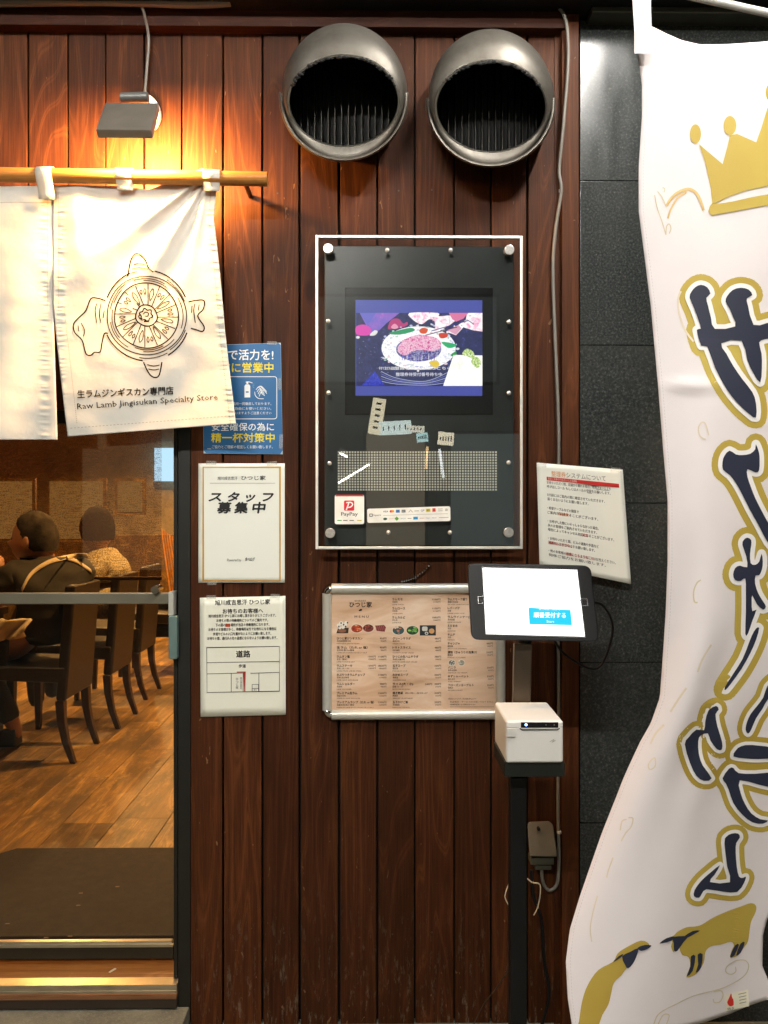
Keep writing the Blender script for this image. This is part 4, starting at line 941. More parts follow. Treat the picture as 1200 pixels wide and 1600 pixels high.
# LED matrix
pb('led_board', 526, 703, 779, 768, -.0385, -.0363, plain('led_black', (.05, .05, .042, 1), .5), dc, 0)
g = G()
for i in range(58):
    for j in range(15):
        x, y = 529.3+i*4.31, 706.6+j*4.18; a = P(x-1.45, y-1.45, -.0393); b = P(x+1.45, y+1.45, -.0393); g.box(a.x, b.x, -.0393, -.0385, b.z, a.z)
o = build('led_dots', g, plain('led_lens', (.95, .95, .82, 1), .35, 0, .05, 900), dc); o['kind'] = 'stuff'
for px, py, rr in ((513, 390, 1), (795, 392, 1), (516, 833, 1), (794, 832, 1)):
    q = P(px, py, Y1); g = G(); g.tube([q+Vector((0, .003, 0)), q+Vector((0, -.009, 0))], .0125, 24); build('corner_knob', g, plain('frosted_knob', (.55, .53, .5, 1), .25, .6, .2, 200), dc, bevel=.002)
for px, py in ((605, 391), (704, 391), (607, 832), (703, 832), (513, 502), (513.5, 614), (515, 724), (795, 503), (795, 614), (794.5, 723)):
    q = P(px, py, Y1); g = G(); g.sphere(q+Vector((0, -.001, 0)), .0055, 12, 8, 0, (1, .8, 1)); build('screw', g, plain('bright_screw', (.8, .8, .78, 1), .2, .5, .02), dc, smooth=60)
YA = Y1+.0018
# stickers
def rrect(x0, y0, x1, y1, r, n=4):
    o = []
    for cx_, cy_, a in ((x1-r, y0+r, -90), (x1-r, y1-r, 0), (x0+r, y1-r, 90), (x0+r, y0+r, 180)):
        for i in range(n+1): t = R(a+90*i/n); o.append((cx_+r*math.cos(t), cy_+r*math.sin(t)))
    return o
ps = empty('payment_sticker', P(546, 796, YA), 'square white and red payment sticker at the lower left of the acrylic', 'sticker')
A = Art(); A.poly(rrect(523, 773, 569, 819, 3), plain('sticker_white', c3(240, 238, 230), .4), 0); A.poly([(523.3, 775.5), (525.5, 773), (566.5, 773), (568.7, 775.5)], RED, 1)
A.poly(rrect(537.5, 782, 553.5, 798, 2), ink(215, 25, 50), 1)
A.line([(541, 797), (545, 786)], 2.0, WHT, 2); A.line([(541, 785.5), (548, 785), (551, 788), (548, 792), (542, 793)], 1.8, WHT, 3, smooth=4)
A.text('PayPay', 546, 803, 7.2, BLK, w=26, align='C', bold=.01, layer=1)
for x, c_ in ((527, ink(60, 160, 80)), (536, GREY), (546, GREY), (558, ink(200, 190, 60))): A.rect(x, 812.5, x+7, 814, c_, 1)
A.build('print', ps, lambda a, b: YA, step=.0003)
cs_ = empty('card_sticker', P(639, 805, YA), 'long white sticker of card brand marks right of the payment sticker', 'sticker')
A = Art(); w = quadwarp((573.5, 795), (703.5, 791), (704, 815), (574, 818), 130, 25)
A.poly(rrect(0, 0, 130, 24, 3), MATS['sticker_white'], 0); A.box(4, 9, 8, 13, 1.0, BLK, 1); A.text('Square', 9.5, 11, 4, BLK, w=12, layer=1)
A.line([(25, 12), (126, 12)], .4, GREY, 1)
A.text('VISA', 25, 5.5, 3.6, ink(25, 40, 120), w=8, layer=1, bold=.02); A.ell(37.5, 5.5, 2.4, 2.2, ink(220, 50, 30), 1, 12); A.ell(40, 5.5, 2.4, 2.2, ink(240, 160, 40), 2, 12)
A.rect(45, 3.2, 51, 8, ink(40, 110, 180), 1); A.rect(54, 3.5, 60, 8, ink(40, 50, 60), 1); A.text('DC', 55, 5.8, 3, WHT, layer=2); A.line([(65, 8), (68, 4), (71, 8)], .6, GREY, 1); A.line([(74, 6), (81, 6)], .8, GREY, 1); A.text('QP', 84, 5.5, 4, ink(30, 60, 150), layer=1); A.rect(92, 3, 99, 8, ink(205, 190, 60), 1); A.text('iD', 93.5, 5.6, 4, BLK, layer=2)
A.rect(102, 2.4, 107, 8.2, ink(210, 60, 50), 1); A.line([(111, 4), (118, 4)], .7, GREY, 1); A.line([(111, 7), (118, 7)], .7, GREY, 1)
for k in range(3): A.line([(122+k*1.3, 3.6), (123+k*1.3, 5.6), (122+k*1.3, 7.6)], .6, GREY, 1, smooth=3)
A.ell(28, 18, 3.2, 2.1, ink(40, 90, 70), 1); A.line([(34, 18), (41, 18)], .6, ink(200, 150, 160), 1); A.poly([(46, 14.4), (49.5, 18), (46, 21.6), (42.5, 18)], ink(90, 160, 60), 1); A.text('SUGO', 52, 18, 2.8, ink(30, 120, 160), w=8, layer=1); A.line([(63, 18), (69, 18)], .9, GREY, 1)
A.rect(72, 15.6, 79, 20.2, ink(30, 140, 200), 1); A.text('nimoca', 82, 18, 2.8, ink(160, 40, 30), w=7, layer=1); A.text('haya', 91.5, 18, 2.6, ink(90, 150, 190), w=7, layer=1); A.text('kaken', 101, 18, 2.6, ink(70, 140, 190), w=7, layer=1); A.line([(112, 18), (127, 18)], .6, GREY, 1)
A.build('print', cs_, lambda a, b: YA, warp=w, step=.0003)

# ================================================================== POSTERS
def poster(name, corners, Y, mat, label, cat, thick=.0012, curl=0, rounded=None, n=16):
    """sheet with real thickness; corners tl,tr,br,bl in pixels"""
    tl, tr, br, bl = corners; o = empty(name, P((bl[0]+br[0])/2, (bl[1]+br[1])/2, Y), label, cat)
    f = quadwarp(tl, tr, br, bl, 1, 1)
    def surf(px, py): return Y
    g = G()
    def fn(u, v):
        a, b = f(u, v); e = curl*(abs(2*u-1)**3*.6+abs(2*v-1)**4*.5)*(.5+.5*math.sin(5*u+7*v)); return P(a, b, Y-e*0)+Vector((0, -e, 0))
    g.sheet(fn, n, n); build('sheet', g, mat, o, solid=thick, smooth=80)
    return o
YB = -.0035
def lam_surf(corners, Y, curl): return lambda a, b: Y
# blue
po = empty('hygiene_poster', P(380, 710, YB), 'blue laminated poster with white and yellow lettering partly behind the curtain', 'poster')
A = Art(); A.poly([(318, 545), (321, 540), (435, 536), (438.5, 539), (441.5, 704), (438, 709.5), (322, 708), (318.5, 704)], M_blue, 0)
A.text('人で活力を!', 427, 555, 16.5, WHT, w=88, align='R', bold=.022, layer=1); A.text('前に営業中', 427, 575, 15.5, YEL, w=83, align='R', bold=.024, layer=1)
A.line(rrect(326, 588.5, 432.5, 654.5, 4), 1.1, WHT, 1, True)
A.poly([(382, 603), (384, 600.5), (389, 600.5), (391, 603), (391, 621), (382, 621)], WHT, 1); A.rect(385, 596.5, 388, 600, WHT, 2); A.line([(384, 597), (389, 596.6), (394.5, 598.5)], 1.4, WHT, 3); A.rect(384, 611.5, 388.5, 613.5, M_blue, 2)
for k in range(4): A.line([(400+k*1.6, 609+k*3.5), (404+k*1.2, 605+k*2.6), (409, 609+k*2), (412+k*.6, 611+k*2.4)], 1.0, WHT, 1+k*.1, smooth=3)
A.line([(398, 612), (399, 618), (404, 622.5), (412, 623)], 1.0, WHT, 1, smooth=4); A.line([(402, 606), (408, 603.5), (416.5, 612)], 1.2, WHT, 1, smooth=4); A.line([(407, 604), (411, 608), (417, 615)], 1.0, WHT, 1.4)
for k in range(3): A.line([(394.5, 600+k*2), (397.5, 600+k*3)], .5, ink(120, 170, 200), 1)
for y, t in ((631, '店内各所に除菌用一同徹底しております。'), (638.5, 'ご来店時はご自由にお使いください。'), (645.5, 'お待ちかけ下さいますようご注意ください')): A.text(t, 424, y, 4.6, WHT, w=90, align='R', layer=1, bold=.006)
A.text('安全確保の為に', 331, 667.5, 12.5, WHT, w=97, bold=.018, layer=1); A.text('精一杯対策中', 330, 684.5, 14.5, YEL, w=99, bold=.022, layer=1)
A.text('ご協力とご理解の程宜しくお願い致します。', 331, 698.5, 5.2, WHT, w=95, layer=1, bold=.008); A.line([(324, 701), (330, 701.3)], .8, WHT, 1)
A.build('sheet_print', po, lambda a, b: YB+.0004*0, step=.0004)
g = G(); g.hexa([P(317.5, 539.5, YB), P(438.8, 535.6, YB), P(441.8, 709.8, YB), P(318, 708.6, YB)], [P(317.5, 539.5, YB+.0008), P(438.8, 535.6, YB+.0008), P(441.8, 709.8, YB+.0008), P(318, 708.6, YB+.0008)]); build('laminate_edge', g, plain('laminate', (.45, .55, .6, 1), .15), po)
# staff
po = empty('staff_poster', P(377, 911, YB), 'white poster with gold border and large slanted black lettering', 'poster')
g = G(); g.sheet(lambda u, v: P(310+135*u, 724+186.5*v, YB-.0022*max(0, abs(2*u-1)-.90)*6*(.5+.5*math.sin(11*v+2*u))), 20, 20); build('sheet', g, M_lam, po, solid=.0005, smooth=80)
A = Art(); GO = plain('gold_print', c3(196, 150, 60), .4); A.box(317.5, 730, 437.5, 907, 1.9, GO, 1)
A.text('旭川成吉思汗', 340, 747.5, 5.4, BLK, w=31, layer=1, bold=.008); A.text('ひつじ家', 377, 747, 6.8, BLK, w=38, layer=1, bold=.016); A.line([(328, 755), (430, 755)], .5, GREY, 1)
A.text('ス', 327.5, 777, 15, BLK, w=19, bold=.05, shear=.28, layer=1); A.text('タ', 356, 777, 15, BLK, w=17, bold=.05, shear=.28, layer=1); A.text('ッ', 384, 777, 15, BLK, w=14, bold=.05, shear=.28, layer=1); A.text('フ', 410, 777, 15, BLK, w=16, bold=.05, shear=.28, layer=1)
A.text('募', 340, 794, 17, BLK, w=21, bold=.05, shear=.15, layer=1); A.text('集', 367, 794, 17, BLK, w=20, bold=.05, shear=.15, layer=1); A.text('中', 395, 794, 17, BLK, w=19, bold=.05, shear=.15, layer=1)
A.text('Powered by', 355, 875, 5.5, ink(70, 65, 60), w=22, layer=1, shear=.15); A.text('食べログ', 383, 874, 5.6, BLK, w=15, layer=1, bold=.02, shear=.1)
A.build('print', po, lambda a, b: YB-.0006, step=.0003)
# waiting
po = empty('waiting_notice', P(379, 1119, YB), 'cream notice with a black street plan and small lettering, lowest of the three', 'notice')
g = G(); wq = quadwarp((312, 934), (446, 931), (446.5, 1117), (313.5, 1120), 1, 1)
g.sheet(lambda u, v: P(*wq(u, v), YB-.0012*max(0, v-.93)*3), 14, 14); build('sheet', g, plain('cream_paper', c3(238, 236, 218), .55, 0, .02, 6, coat=.3), po, solid=.0004, smooth=80)
A = Art(); A.text('旭川成吉思汗 ひつじ家', 336, 942, 8, BLK, w=86, rot=-1, bold=.02, layer=1); A.text('お待ちのお客様へ', 348, 955.5, 7.4, BLK, w=63, rot=-1, bold=.022, layer=1)
for y, a, b, t in ((963, 188, 955, '旭川成吉思汗 ひつじ家にお越し頂きありがとうございます。'), (970, 278, 865, 'お待ちの際の待機場所についてのご案内です。'), (977, 268, 880, '下の図の赤い場所が当店の待機場所になります。'), (984, 188, 960, 'お待ちのお客様が多く、待機場所以外でお待ちになる場合は'), (991, 240, 900, '歩道やビルの入口を塞がないようにお願い致します。'), (998, 175, 970, 'お待ちの間、通行人の方の迷惑にならないようお願い致します。')):
    A.text(t, 300+a/7.275, y, 4.9, BLK, w=(b-a)/7.275, rot=-.8, bold=.02, layer=1)
A.rect(352, 974.5, 359.5, 979.5, plain('red_mark', c3(205, 90, 60), .6), 1.6)
A.line([(323, 1012), (436.5, 1010), (436.5, 1080), (323.5, 1082)], .8, BLK, 1, True); A.line([(323, 1035.5), (436.5, 1033.5)], .8, BLK, 1.2); A.line([(323, 1053), (381, 1051.6)], .8, BLK, 1.2); A.line([(391.5, 1052), (436.5, 1050.5)], .8, BLK, 1.2)
A.line([(361.3, 1052.4), (361.3, 1081)], .8, BLK, 1.4); A.line([(380, 1052), (380, 1081)], .8, BLK, 1.4); A.line([(404.5, 1051.8), (404.5, 1080.6)], .8, BLK, 1.4); A.box(394, 1069.5, 404, 1080.5, .7, BLK, 1.5); A.line([(394, 1076), (404, 1075.6)], .7, BLK, 1.6)
A.line([(370, 1050.2), (382, 1050), (382.4, 1080.5)], 1.5, ink(180, 60, 45), 1.8); A.text('道路', 369, 1022.5, 10.5, BLK, w=22, rot=-1, bold=.026, layer=1); A.text('歩道', 373, 1040.8, 5.4, BLK, w=11, bold=.02, layer=1)
A.text('ひつじ家', 370.5, 1061, 4.2, BLK, vert=True, layer=1, bold=.01); A.text('旭川成吉思汗', 376.5, 1059.5, 3.0, BLK, vert=True, layer=1, bold=.01)
A.text('受付', 399, 1078.3, 2.6, BLK, w=5, align='C', layer=1.7)
A.build('print', po, lambda a, b: YB-.0007, step=.0003)
# ticket notice, overlapping post and granite
YC = -.032
po = empty('ticket_notice', P(915, 898, YC), 'tilted laminated notice with a red line, taped across the post and granite', 'notice')
C4 = ((838.5, 723), (973, 734), (986, 912.5), (843, 883)); wq = quadwarp(*C4, 1, 1)
def tY(u, v): return YC-.006*(1-v)*abs(math.sin(u*4.2+.4))*.6-.005*u*v
g = G(); g.sheet(lambda u, v: P(*wq(u, v), tY(u, v)), 20, 20); build('sheet', g, M_lam, po, solid=.001, smooth=80)
A = Art(); W2, H2 = 900, 1180; OR = ink(214, 140, 60)
u2 = lambda x, y: (x, y)
A.text('整理券', 150, 112, 62, OR, w=150, layer=1, bold=.0); A.text('システムについて', 305, 112, 60, ink(90, 80, 75), w=410, layer=1)
A.poly([(100, 150), (850, 150), (850, 190), (100, 190)], ink(190, 35, 30), 1); A.text('事前に発券を行わないと入店順番案内が出来ません', 110, 170, 30, ink(235, 190, 180), w=480, layer=2)
NL = [(215, 100, 760, 'お待ちいただく間、店舗から離れる場合、専用フォームより'), (262, 100, 755, '呼び出しコール もしくはメールの登録をお願いします。'), (355, 100, 690, '5分前にはご案内の際に確認させていただきます。'), (402, 100, 520, '遠くまないようにお願い致します。'),
      (505, 95, 415, '・希望テーブルなどの関係で'), (555, 95, 610, 'ご案内が前後することがございます。'), (655, 95, 610, '・お呼びした際にいらっしゃらなかった場合、'), (702, 95, 590, '次のお客様をご案内させていただきます。'), (750, 95, 760, '場合によってキャンセル対応になることがございます。'),
      (850, 95, 600, '・お待ちいただく間、ビルの通路や歩道など'), (898, 95, 560, '通路をふさがないようお願い致します。'), (990, 95, 760, '・他のお客様の迷惑になるようなことはお控えください。'), (1038, 95, 660, '何卒ご協力をお願い致します。')]
for y, a, b, t in NL: A.text(t, a, y, 34, ink(50, 42, 38), w=b-a, layer=1, bold=.012)
A.text('前後', 205, 555, 36, ink(215, 120, 60), w=110, layer=1.6, bold=.012); A.text('通路をふさがない', 95, 898, 37, RED, w=250, layer=1.8, bold=.01); A.text('迷惑になるようなこと', 265, 990, 37, RED, w=280, layer=1.8, bold=.01)
A.text('対応', 440, 750, 36, RED, w=60, layer=1.8, bold=.012); A.line([(610, 232), (745, 234)], 4, BLK, 1); A.line([(515, 282), (565, 282)], 4, BLK, 1)
A.build('print', po, lambda a, b: 0, warp=None) if False else None
g = G()
for mi, vs, fs, layer in A.it:
    out = []
    for a, b in vs:
        u, v = a/W2, b/H2; px, py = wq(u, v); out.append(P(px, py, tY(u, v)-.0006-.0003*(layer+1)))
    g.add(out, fs, mi)
build('print', g, A.mats, po)
for px, py in ((842, 728), (960, 736)):
    pass

def tape(x, y, w, h, rot, Y, par):
    ca, sa = math.cos(R(rot)), math.sin(R(rot)); f_ = [(x+a*ca-b*sa, y+a*sa+b*ca) for a, b in ((-w/2, h/2), (w/2, h/2), (w/2, -h/2), (-w/2, -h/2))]
    g = G(); g.hexa([P(a, b, Y) for a, b in f_], [P(a, b, Y+.0003) for a, b in f_]); build('tape', g, M_tape, par)
k_ = NB('clear_tape'); _tp = k_.n('BsdfTransparent'); _mx = k_.n('MixShader'); _mx.inputs[0].default_value = .16
k_.b.inputs['Base Color'].default_value = (.7, .68, .6, 1); k_.b.inputs['Roughness'].default_value = .18
k_.l(_tp.outputs[0], _mx.inputs[1]); k_.l(k_.b.outputs[0], _mx.inputs[2]); k_.l(_mx.outputs[0], k_.o.inputs[0]); M_tape = k_.m
for nm, Yt, tt in (('staff_poster', -.0085, ((330, 723, 16, 6, 2), (425, 724, 16, 6, -3), (331, 911, 14, 6, 0))), ('waiting_notice', -.0075, ((330, 933, 15, 6, -2), (430, 931, 15, 6, 1))), ('hygiene_poster', -.0075, ((425, 536, 15, 6, 3), (437, 600, 6, 18, 0), (439, 690, 6, 22, 2))), ('ticket_notice', -.043, ((846, 726, 16, 7, 8), (962, 734, 16, 7, 3)))):
    for t_ in tt: tape(*t_, Yt, bpy.data.objects[nm])

# ================================================================== MENU BOARD
mb = empty('menu_board', P(646, 1126, 0), 'wide silver snap frame holding a wood patterned food menu', 'menu board')
YM = -.022
def rail(px0, py0, px1, py1, vert):
    a, b = P(px0, py0, YM), P(px1, py1, YM); g = G(); n = 9; vs = []
    w = (b.x-a.x) if vert else (a.z-b.z)
    for e in (0, 1):
        for i in range(n):
            t = math.pi*i/(n-1); off = w/2*(1-math.cos(t)); y = -.006-.016*math.sin(t)**.6
            vs.append(Vector((a.x+off, y, a.z if e == 0 else b.z)) if vert else Vector((a.x if e == 0 else b.x, y, a.z-off)))
    g.add(vs, [(i, i+1, n+i+1, n+i) for i in range(n-1)]+[(n-1, 0, n, 2*n-1), tuple(range(n)), tuple(range(2*n-1, n-1, -1))]); build('frame_rail', g, M_alu, mb, smooth=50)
rail(518, 912.5, 776, 928, False); rail(518, 1111, 776, 1126, False); rail(503, 928, 518, 1111, True); rail(776, 928, 791, 1111, True)
for cx_, cy_, a0 in ((518, 928, 180), (776, 928, 270), (776, 1111, 0), (518, 1111, 90)):
    g = G(); n = 8; vs = []; rws = 6; c = P(cx_, cy_, 0)
    for i in range(n+1):
        t = R(a0+90*i/n)
        for j in range(rws+1):
            r_ = 15*j/rws; px, py = cx_+r_*math.cos(t), cy_+r_*math.sin(t); q = P(px, py, YM); vs.append(Vector((q.x, -.006-.017*math.sin(math.pi*min(1, max(.0, j/rws)))**.6, q.z)))
    g.add(vs, [(i*(rws+1)+j, i*(rws+1)+j+1, (i+1)*(rws+1)+j+1, (i+1)*(rws+1)+j) for i in range(n) for j in range(rws)]); build('corner_cap', g, M_chrome, mb, solid=.0008, smooth=60)
pb('menu_sheet', 517, 927, 777, 1112, -.009, -.003, M_menu, mb, 0)
A = Art(); DK = ink(22, 13, 9); MK = ink(48, 34, 26)
A.text('旭川成吉思汗', 563, 938.8, 2.8, DK, w=18, align='C', layer=1, bold=.01); A.text('ひつじ家', 563.5, 945, 8.5, BLK, w=35, align='C', layer=1, bold=.03)
A.poly([(560, 953.5), (564, 951), (566, 952.5), (565, 954.5), (561.5, 955)], DK, 1); A.text('M E N U', 565, 963.5, 4.4, DK, w=22, align='C', layer=1)
rowsA = [('ひつじ家ジンギスカン', '羊肉家招牌烤羊肉', 'HITSUJIYA JINGISUKAN', '950円'), ('生ラム（たれ or 塩）', '生羊肉 醬汁or鹽味', 'LAMB SHOULDER SAUCE or SALT', '950円'), ('ラムタン塩', '羊舌（鹽味）', 'LAMB TONGUE SALT', '1100円'), ('ラムステーキ', '羊排（大・小）', 'LAMB STEAK LARGE SMALL', '1800円'),
         ('かぶりつきラムチョップ', '羊排 法式帶骨', 'LAMB CHOP WITH BONE', '1100円'), ('ラムショルダー', '羊肩肉', 'LAMB SHOULDER', '980円'), ('プレミアム生ラム', '高級生羊肉', 'PREMIUM LAMB SHOULDER', '1300円'), ('プレミアムランプ（たれ or 塩）', '高級羊肉 醬汁 鹽味', 'PREMIUM LAMB BOTTOM SAUCE or SALT', '1300円')]
def mrow(x, y, n, c, e, p, pxr, kw=4.0):
    A.text(n, x, y, 4.1, DK, w=min(58, len(n)*kw), layer=1, bold=.03); A.text(c, x, y+4.2, 2.8, MK, w=min(40, len(c)*2.7), layer=1, bold=.015); A.text(e, x, y+8.1, 2.2, MK, w=min(60, len(e)*1.75), layer=1)
    if p: A.text(p, pxr, y, 3.5, DK, w=2.5*len(p), align='R', layer=1, bold=.012); A.text(p, pxr, y+4.2, 2.7, MK, w=2.2*len(p), align='R', layer=1)
for i, r_ in enumerate(rowsA): mrow(526.3, 997.6+i*14.25, *r_, 603.5)
for i in (2, 3): A.text('1300円', 587, 1026+(i-2)*14.2, 3.4, DK, w=12, align='R', layer=1); A.text('1000円', 587, 1030+(i-2)*14.2, 2.6, MK, w=11, align='R', layer=1)
for i, r_ in enumerate([('ラムモモ', '羊腿肉', 'LAMB THIGH', '1100円'), ('ラムロース', '羊里肌', 'LAMB LOIN', '1100円'), ('ラムカルビ', '羊五花', 'LAMB RIB', '1080円')]): mrow(613, 936.5+i*14.2, *r_, 688)
rowsB = [('グリーンサラダ', '蔬菜沙拉', 'GREEN SALAD', '480円'), ('トマトスライス', '切片番茄', 'TOMATO SLICED SALAD', '480円'), ('ひつじの生ハムサラダ', '羊肉生火腿沙拉', 'HITSUJI LAMB HAM SALAD', '780円'), ('玉子スープ', '蛋花湯', 'EGG DROP SOUP', '350円'), ('わかめスープ', '海帶湯', 'SEAWEED SOUP', '350円'), ('ライス(大・小)', '白飯 大・小', 'RICE LARGE SMALL', '250円'), ('焼き野菜', '烤蔬菜', 'GRILLED VEGETABLES', '350円'), ('玉子かけご飯', '生蛋蓋飯', 'RAW EGG ON RICE', '350円')]
for i, r_ in enumerate(rowsB): mrow(613.5, 997.8+i*14.2, *r_, 689)
A.text('240円', 675, 1069, 3.4, DK, w=11, align='R', layer=1); A.text('※肉をより美味しく、別皿でお出しします', 633, 1083, 2.8, MK, w=35, layer=1, bold=.01)
for i, r_ in enumerate([('ラムスモーク盛り', '煙燻羊肉拼盤', 'SMOKED LAMB PLATTER', ''), ('レバーパテ', '肝醬', 'LAMB LIVER PATE', ''), ('ラムウインナー(2本)', '羊肉香腸', 'LAMB SAUSAGE', ''), ('えだまめ', '毛豆', 'EDAMAME', ''), ('キムチ', '泡菜', 'KIMCHI', ''), ('チャンジャ', '醃魚腸', 'SPICY COD INNARDS', '480円'), ('漬物（きゅうりの浅漬け）', '醃黃瓜', 'PICKLED CUCUMBER', '350円')]): mrow(699.5, 936.5+i*13.8, *r_, 770, 3.8)
for i, r_ in enumerate([('バニラ', '香草冰淇淋', 'VANILLA ICE CREAM', '350円'), ('ゆずシャーベット', '柚子冰沙', 'YUZU SHERBET', '350円'), ('フローズンヨーグルト', '優格冰', 'FROZEN YOGURT', '350円')]): mrow(700, 1043.2+i*13.7, *r_, 771)
A.text('※写真はイメージです。表示価格は税込みです', 700, 1092, 2.9, MK, w=44, layer=1); A.text('別途席料・サービス料は頂いておりません', 703, 1096.7, 2.9, MK, w=68, layer=1); A.text('※価格等変更になる場合があります', 703, 1101, 2.6, DK, w=40, layer=1, bold=.01); A.line([(703, 1104.5), (772, 1104.5)], .5, MK, 1)
# food pictures
def blob(x, y, rx, ry, base, specks, seed, k=14):
    rs = random.Random(seed); A.ell(x, y, rx+1.2, ry+1.2, ink(225, 205, 180), 1, 20); A.ell(x, y, rx, ry, base, 2, 20)
    for i in range(k):
        t, r_ = rs.random()*6.28, .85*math.sqrt(rs.random()); A.ell(x+rx*r_*math.cos(t), y+ry*r_*math.sin(t), rx*rs.uniform(.12, .28), ry*rs.uniform(.12, .28), specks[i % len(specks)], 2.4+.1*i, 7)
A.poly([(525.5, 989.5), (528.5, 981), (545, 981), (544, 989.5)], ink(50, 34, 26), 1); A.ell(534.5, 985.5, 6.5, 3, ink(140, 88, 60), 2)
for x, y, r_ in ((529, 977, 3), (533, 974, 3.5), (538, 977, 4), (541, 973, 3), (536, 980, 3), (531, 981, 2.5)): A.ell(x, y, r_, r_*.9, ink(232, 225, 210), 2.2+x*.001, 10)
for x, y in ((533, 973.5), (543, 973), (537, 976), (529.5, 979), (540, 979)): A.ell(x, y, 1.2, 1.5, ink(40, 40, 36), 3.5, 8)
blob(557.5, 982, 8.8, 6.3, ink(165, 60, 30), [ink(200, 90, 45), ink(130, 35, 20), ink(225, 150, 110)], 1); blob(575.5, 981.5, 8.3, 6, ink(120, 45, 35), [ink(160, 80, 60), ink(80, 25, 20)], 2)
A.poly([(586, 977.5), (600, 976.5), (603, 980), (601, 987), (589, 985.5)], ink(118, 50, 48), 2); 
for k in range(5): A.line([(587+k*3, 978), (588.5+k*3, 985)], 1, ink(165, 85, 80), 3)
blob(622.5, 985, 9.0, 6.5, ink(60, 85, 85), [ink(215, 120, 75), ink(235, 190, 150), ink(60, 100, 105)], 3, 9); blob(644.5, 985, 9.4, 6.8, ink(40, 80, 45), [ink(95, 160, 60), ink(140, 190, 90), ink(30, 70, 40)], 4)
A.rect(656, 977, 681, 993, ink(36, 44, 48), 1); A.poly(rrect(659.5, 979, 668, 986, 2), ink(205, 200, 190), 2); A.ell(674.5, 986, 4.3, 4, ink(205, 150, 95), 2); A.ell(666.5, 989.5, 2.8, 2.5, ink(200, 195, 190), 3); A.ell(666.5, 989.5, 1.5, 1.2, ink(60, 60, 90), 3.5, 10)
blob(706, 1035.5, 4.8, 4.0, ink(120, 115, 110), [ink(225, 222, 215)], 6, 5); blob(721, 1035.5, 4.6, 4.2, ink(150, 145, 130), [ink(228, 225, 215)], 7, 5)
A.build('print', mb, lambda a, b: -.0092, step=.0002)
g = G()
for i in range(13):
    t = i/12; g.sphere(P(628+42*t, 908-24*t+5*math.sin(t*3.1), -.01), .0032, 8, 6)
o = build('bead_chain', g, M_chrome, smooth=60); prop(o, 'short silver bead chain on the planks above the menu board', 'chain')

# ================================================================== CABLES, JUNCTION BOX
g = G(); g.tube(spline([P(400, 8, -.034), P(560, 3, -.036), P(640, 9, -.034), P(700, 10, -.034), P(800, 12, -.034), P(850, 8, -.036), P(872, 12, -.038), P(884, 32, -.038), P(888, 75, -.035), P(886, 130, -.034), P(880, 200, -.030), P(874, 265, -.016), P(877, 298, -.02), P(868, 360, -.012), P(864, 420, -.012), P(867, 520, -.012), P(872, 640, -.012), P(873, 720, -.012), P(871, 900, -.012), P(873, 1100, -.012), P(872, 1250, -.012), P(873, 1320, -.014), P(873, 1362, -.014), P(869, 1384, -.014), P(858, 1391, -.014), P(849, 1380, -.016), P(846, 1358, -.02)], 8), .0042, 10)
cbx = build('grey_cable', g, M_cable, smooth=60); prop(cbx, 'grey cable running along the trim and down the post to the outlet box', 'cable')
for px, py in ((877, 298), (874, 1300)):
    g = G(); q = P(px, py, -.014); g.tube([q+Vector((0, 0, -.003)), q+Vector((0, 0, .003))], .0062, 10); build('clip', g, M_white, cbx, smooth=40)
jb = empty('outlet_box', P(847, 1360, 0), 'grey covered weatherproof outlet box low on the wall behind the stand pole', 'outlet')
g = G(); f_ = [(824, 1288), (827, 1284), (858, 1283), (864, 1289), (870, 1330), (870, 1339), (828, 1338), (826, 1320)]
ybf = lambda py: -.020-.030*((py-1283)/56)
g.hexa([P(a, b, ybf(b)) for a, b in f_][::-1], [P(a, b, -.002) for a, b in f_][::-1]); build('cover', g, plain('grey_plastic', (.15, .13, .095, 1), .5), jb, bevel=.003)
g = G(); g.pbox(829, 1340, 866, 1352, -.035, -.002); build('socket_block', g, plain('grey_plastic_dark', (.09, .085, .06, 1), .55), jb, bevel=.003)
g = G(); g.pbox(836, 1352.5, 862, 1360, -.03, -.002); build('gland', g, MATS['grey_plastic_dark'], jb, bevel=.003)
g = G(); q = P(842, 1296, -.034); g.tube([q, q+Vector((0, .012, 0))], .004, 10); build('lock_hole', g, M_blackm, jb)
def wire(name, pts, r, mat, label, cat='wire'):
    g = G(); g.tube(spline([P(*q) for q in pts], 7), r, 6); o = build(name, g, mat, smooth=60); prop(o, label, cat); return o
wire('loose_wire', [(796, 1248, -.30), (796, 1270, -.28), (804, 1295, -.20), (818, 1310, -.10)], .0012, M_cable, 'thin grey wire hanging left of the pole beneath the printer shelf')
wire('thin_wire', [(797, 1376, -.25), (790, 1395, -.25), (790, 1405, -.25), (800, 1422, -.25), (812, 1436, -.22)], .0013, M_strap, 'thin pale wire bowing out left of the stand pole')
wire('loop_wire', [(824, 1373, -.22), (832, 1379, -.22), (843, 1382, -.22), (844, 1398, -.22), (840, 1418, -.22), (834, 1430, -.22)], .0015, M_strap, 'pale wire loop with a bare end right of the stand pole')
wire('power_cord', [(830, 1360, -.10), (834, 1400, -.10), (846, 1440, -.10), (850, 1500, -.10), (858, 1550, -.10), (850, 1590, -.10), (835, 1640, -.08)], .0042, M_black, 'black power cord curving down to the right of the pole')
wire('ground_wire', [(798, 1510, -.28), (775, 1545, -.20), (755, 1570, -.15), (735, 1612, -.10)], .0014, plain('brown_wire', (.06, .035, .02, 1), .6), 'thin brown wire slanting to the ground left of the pole')

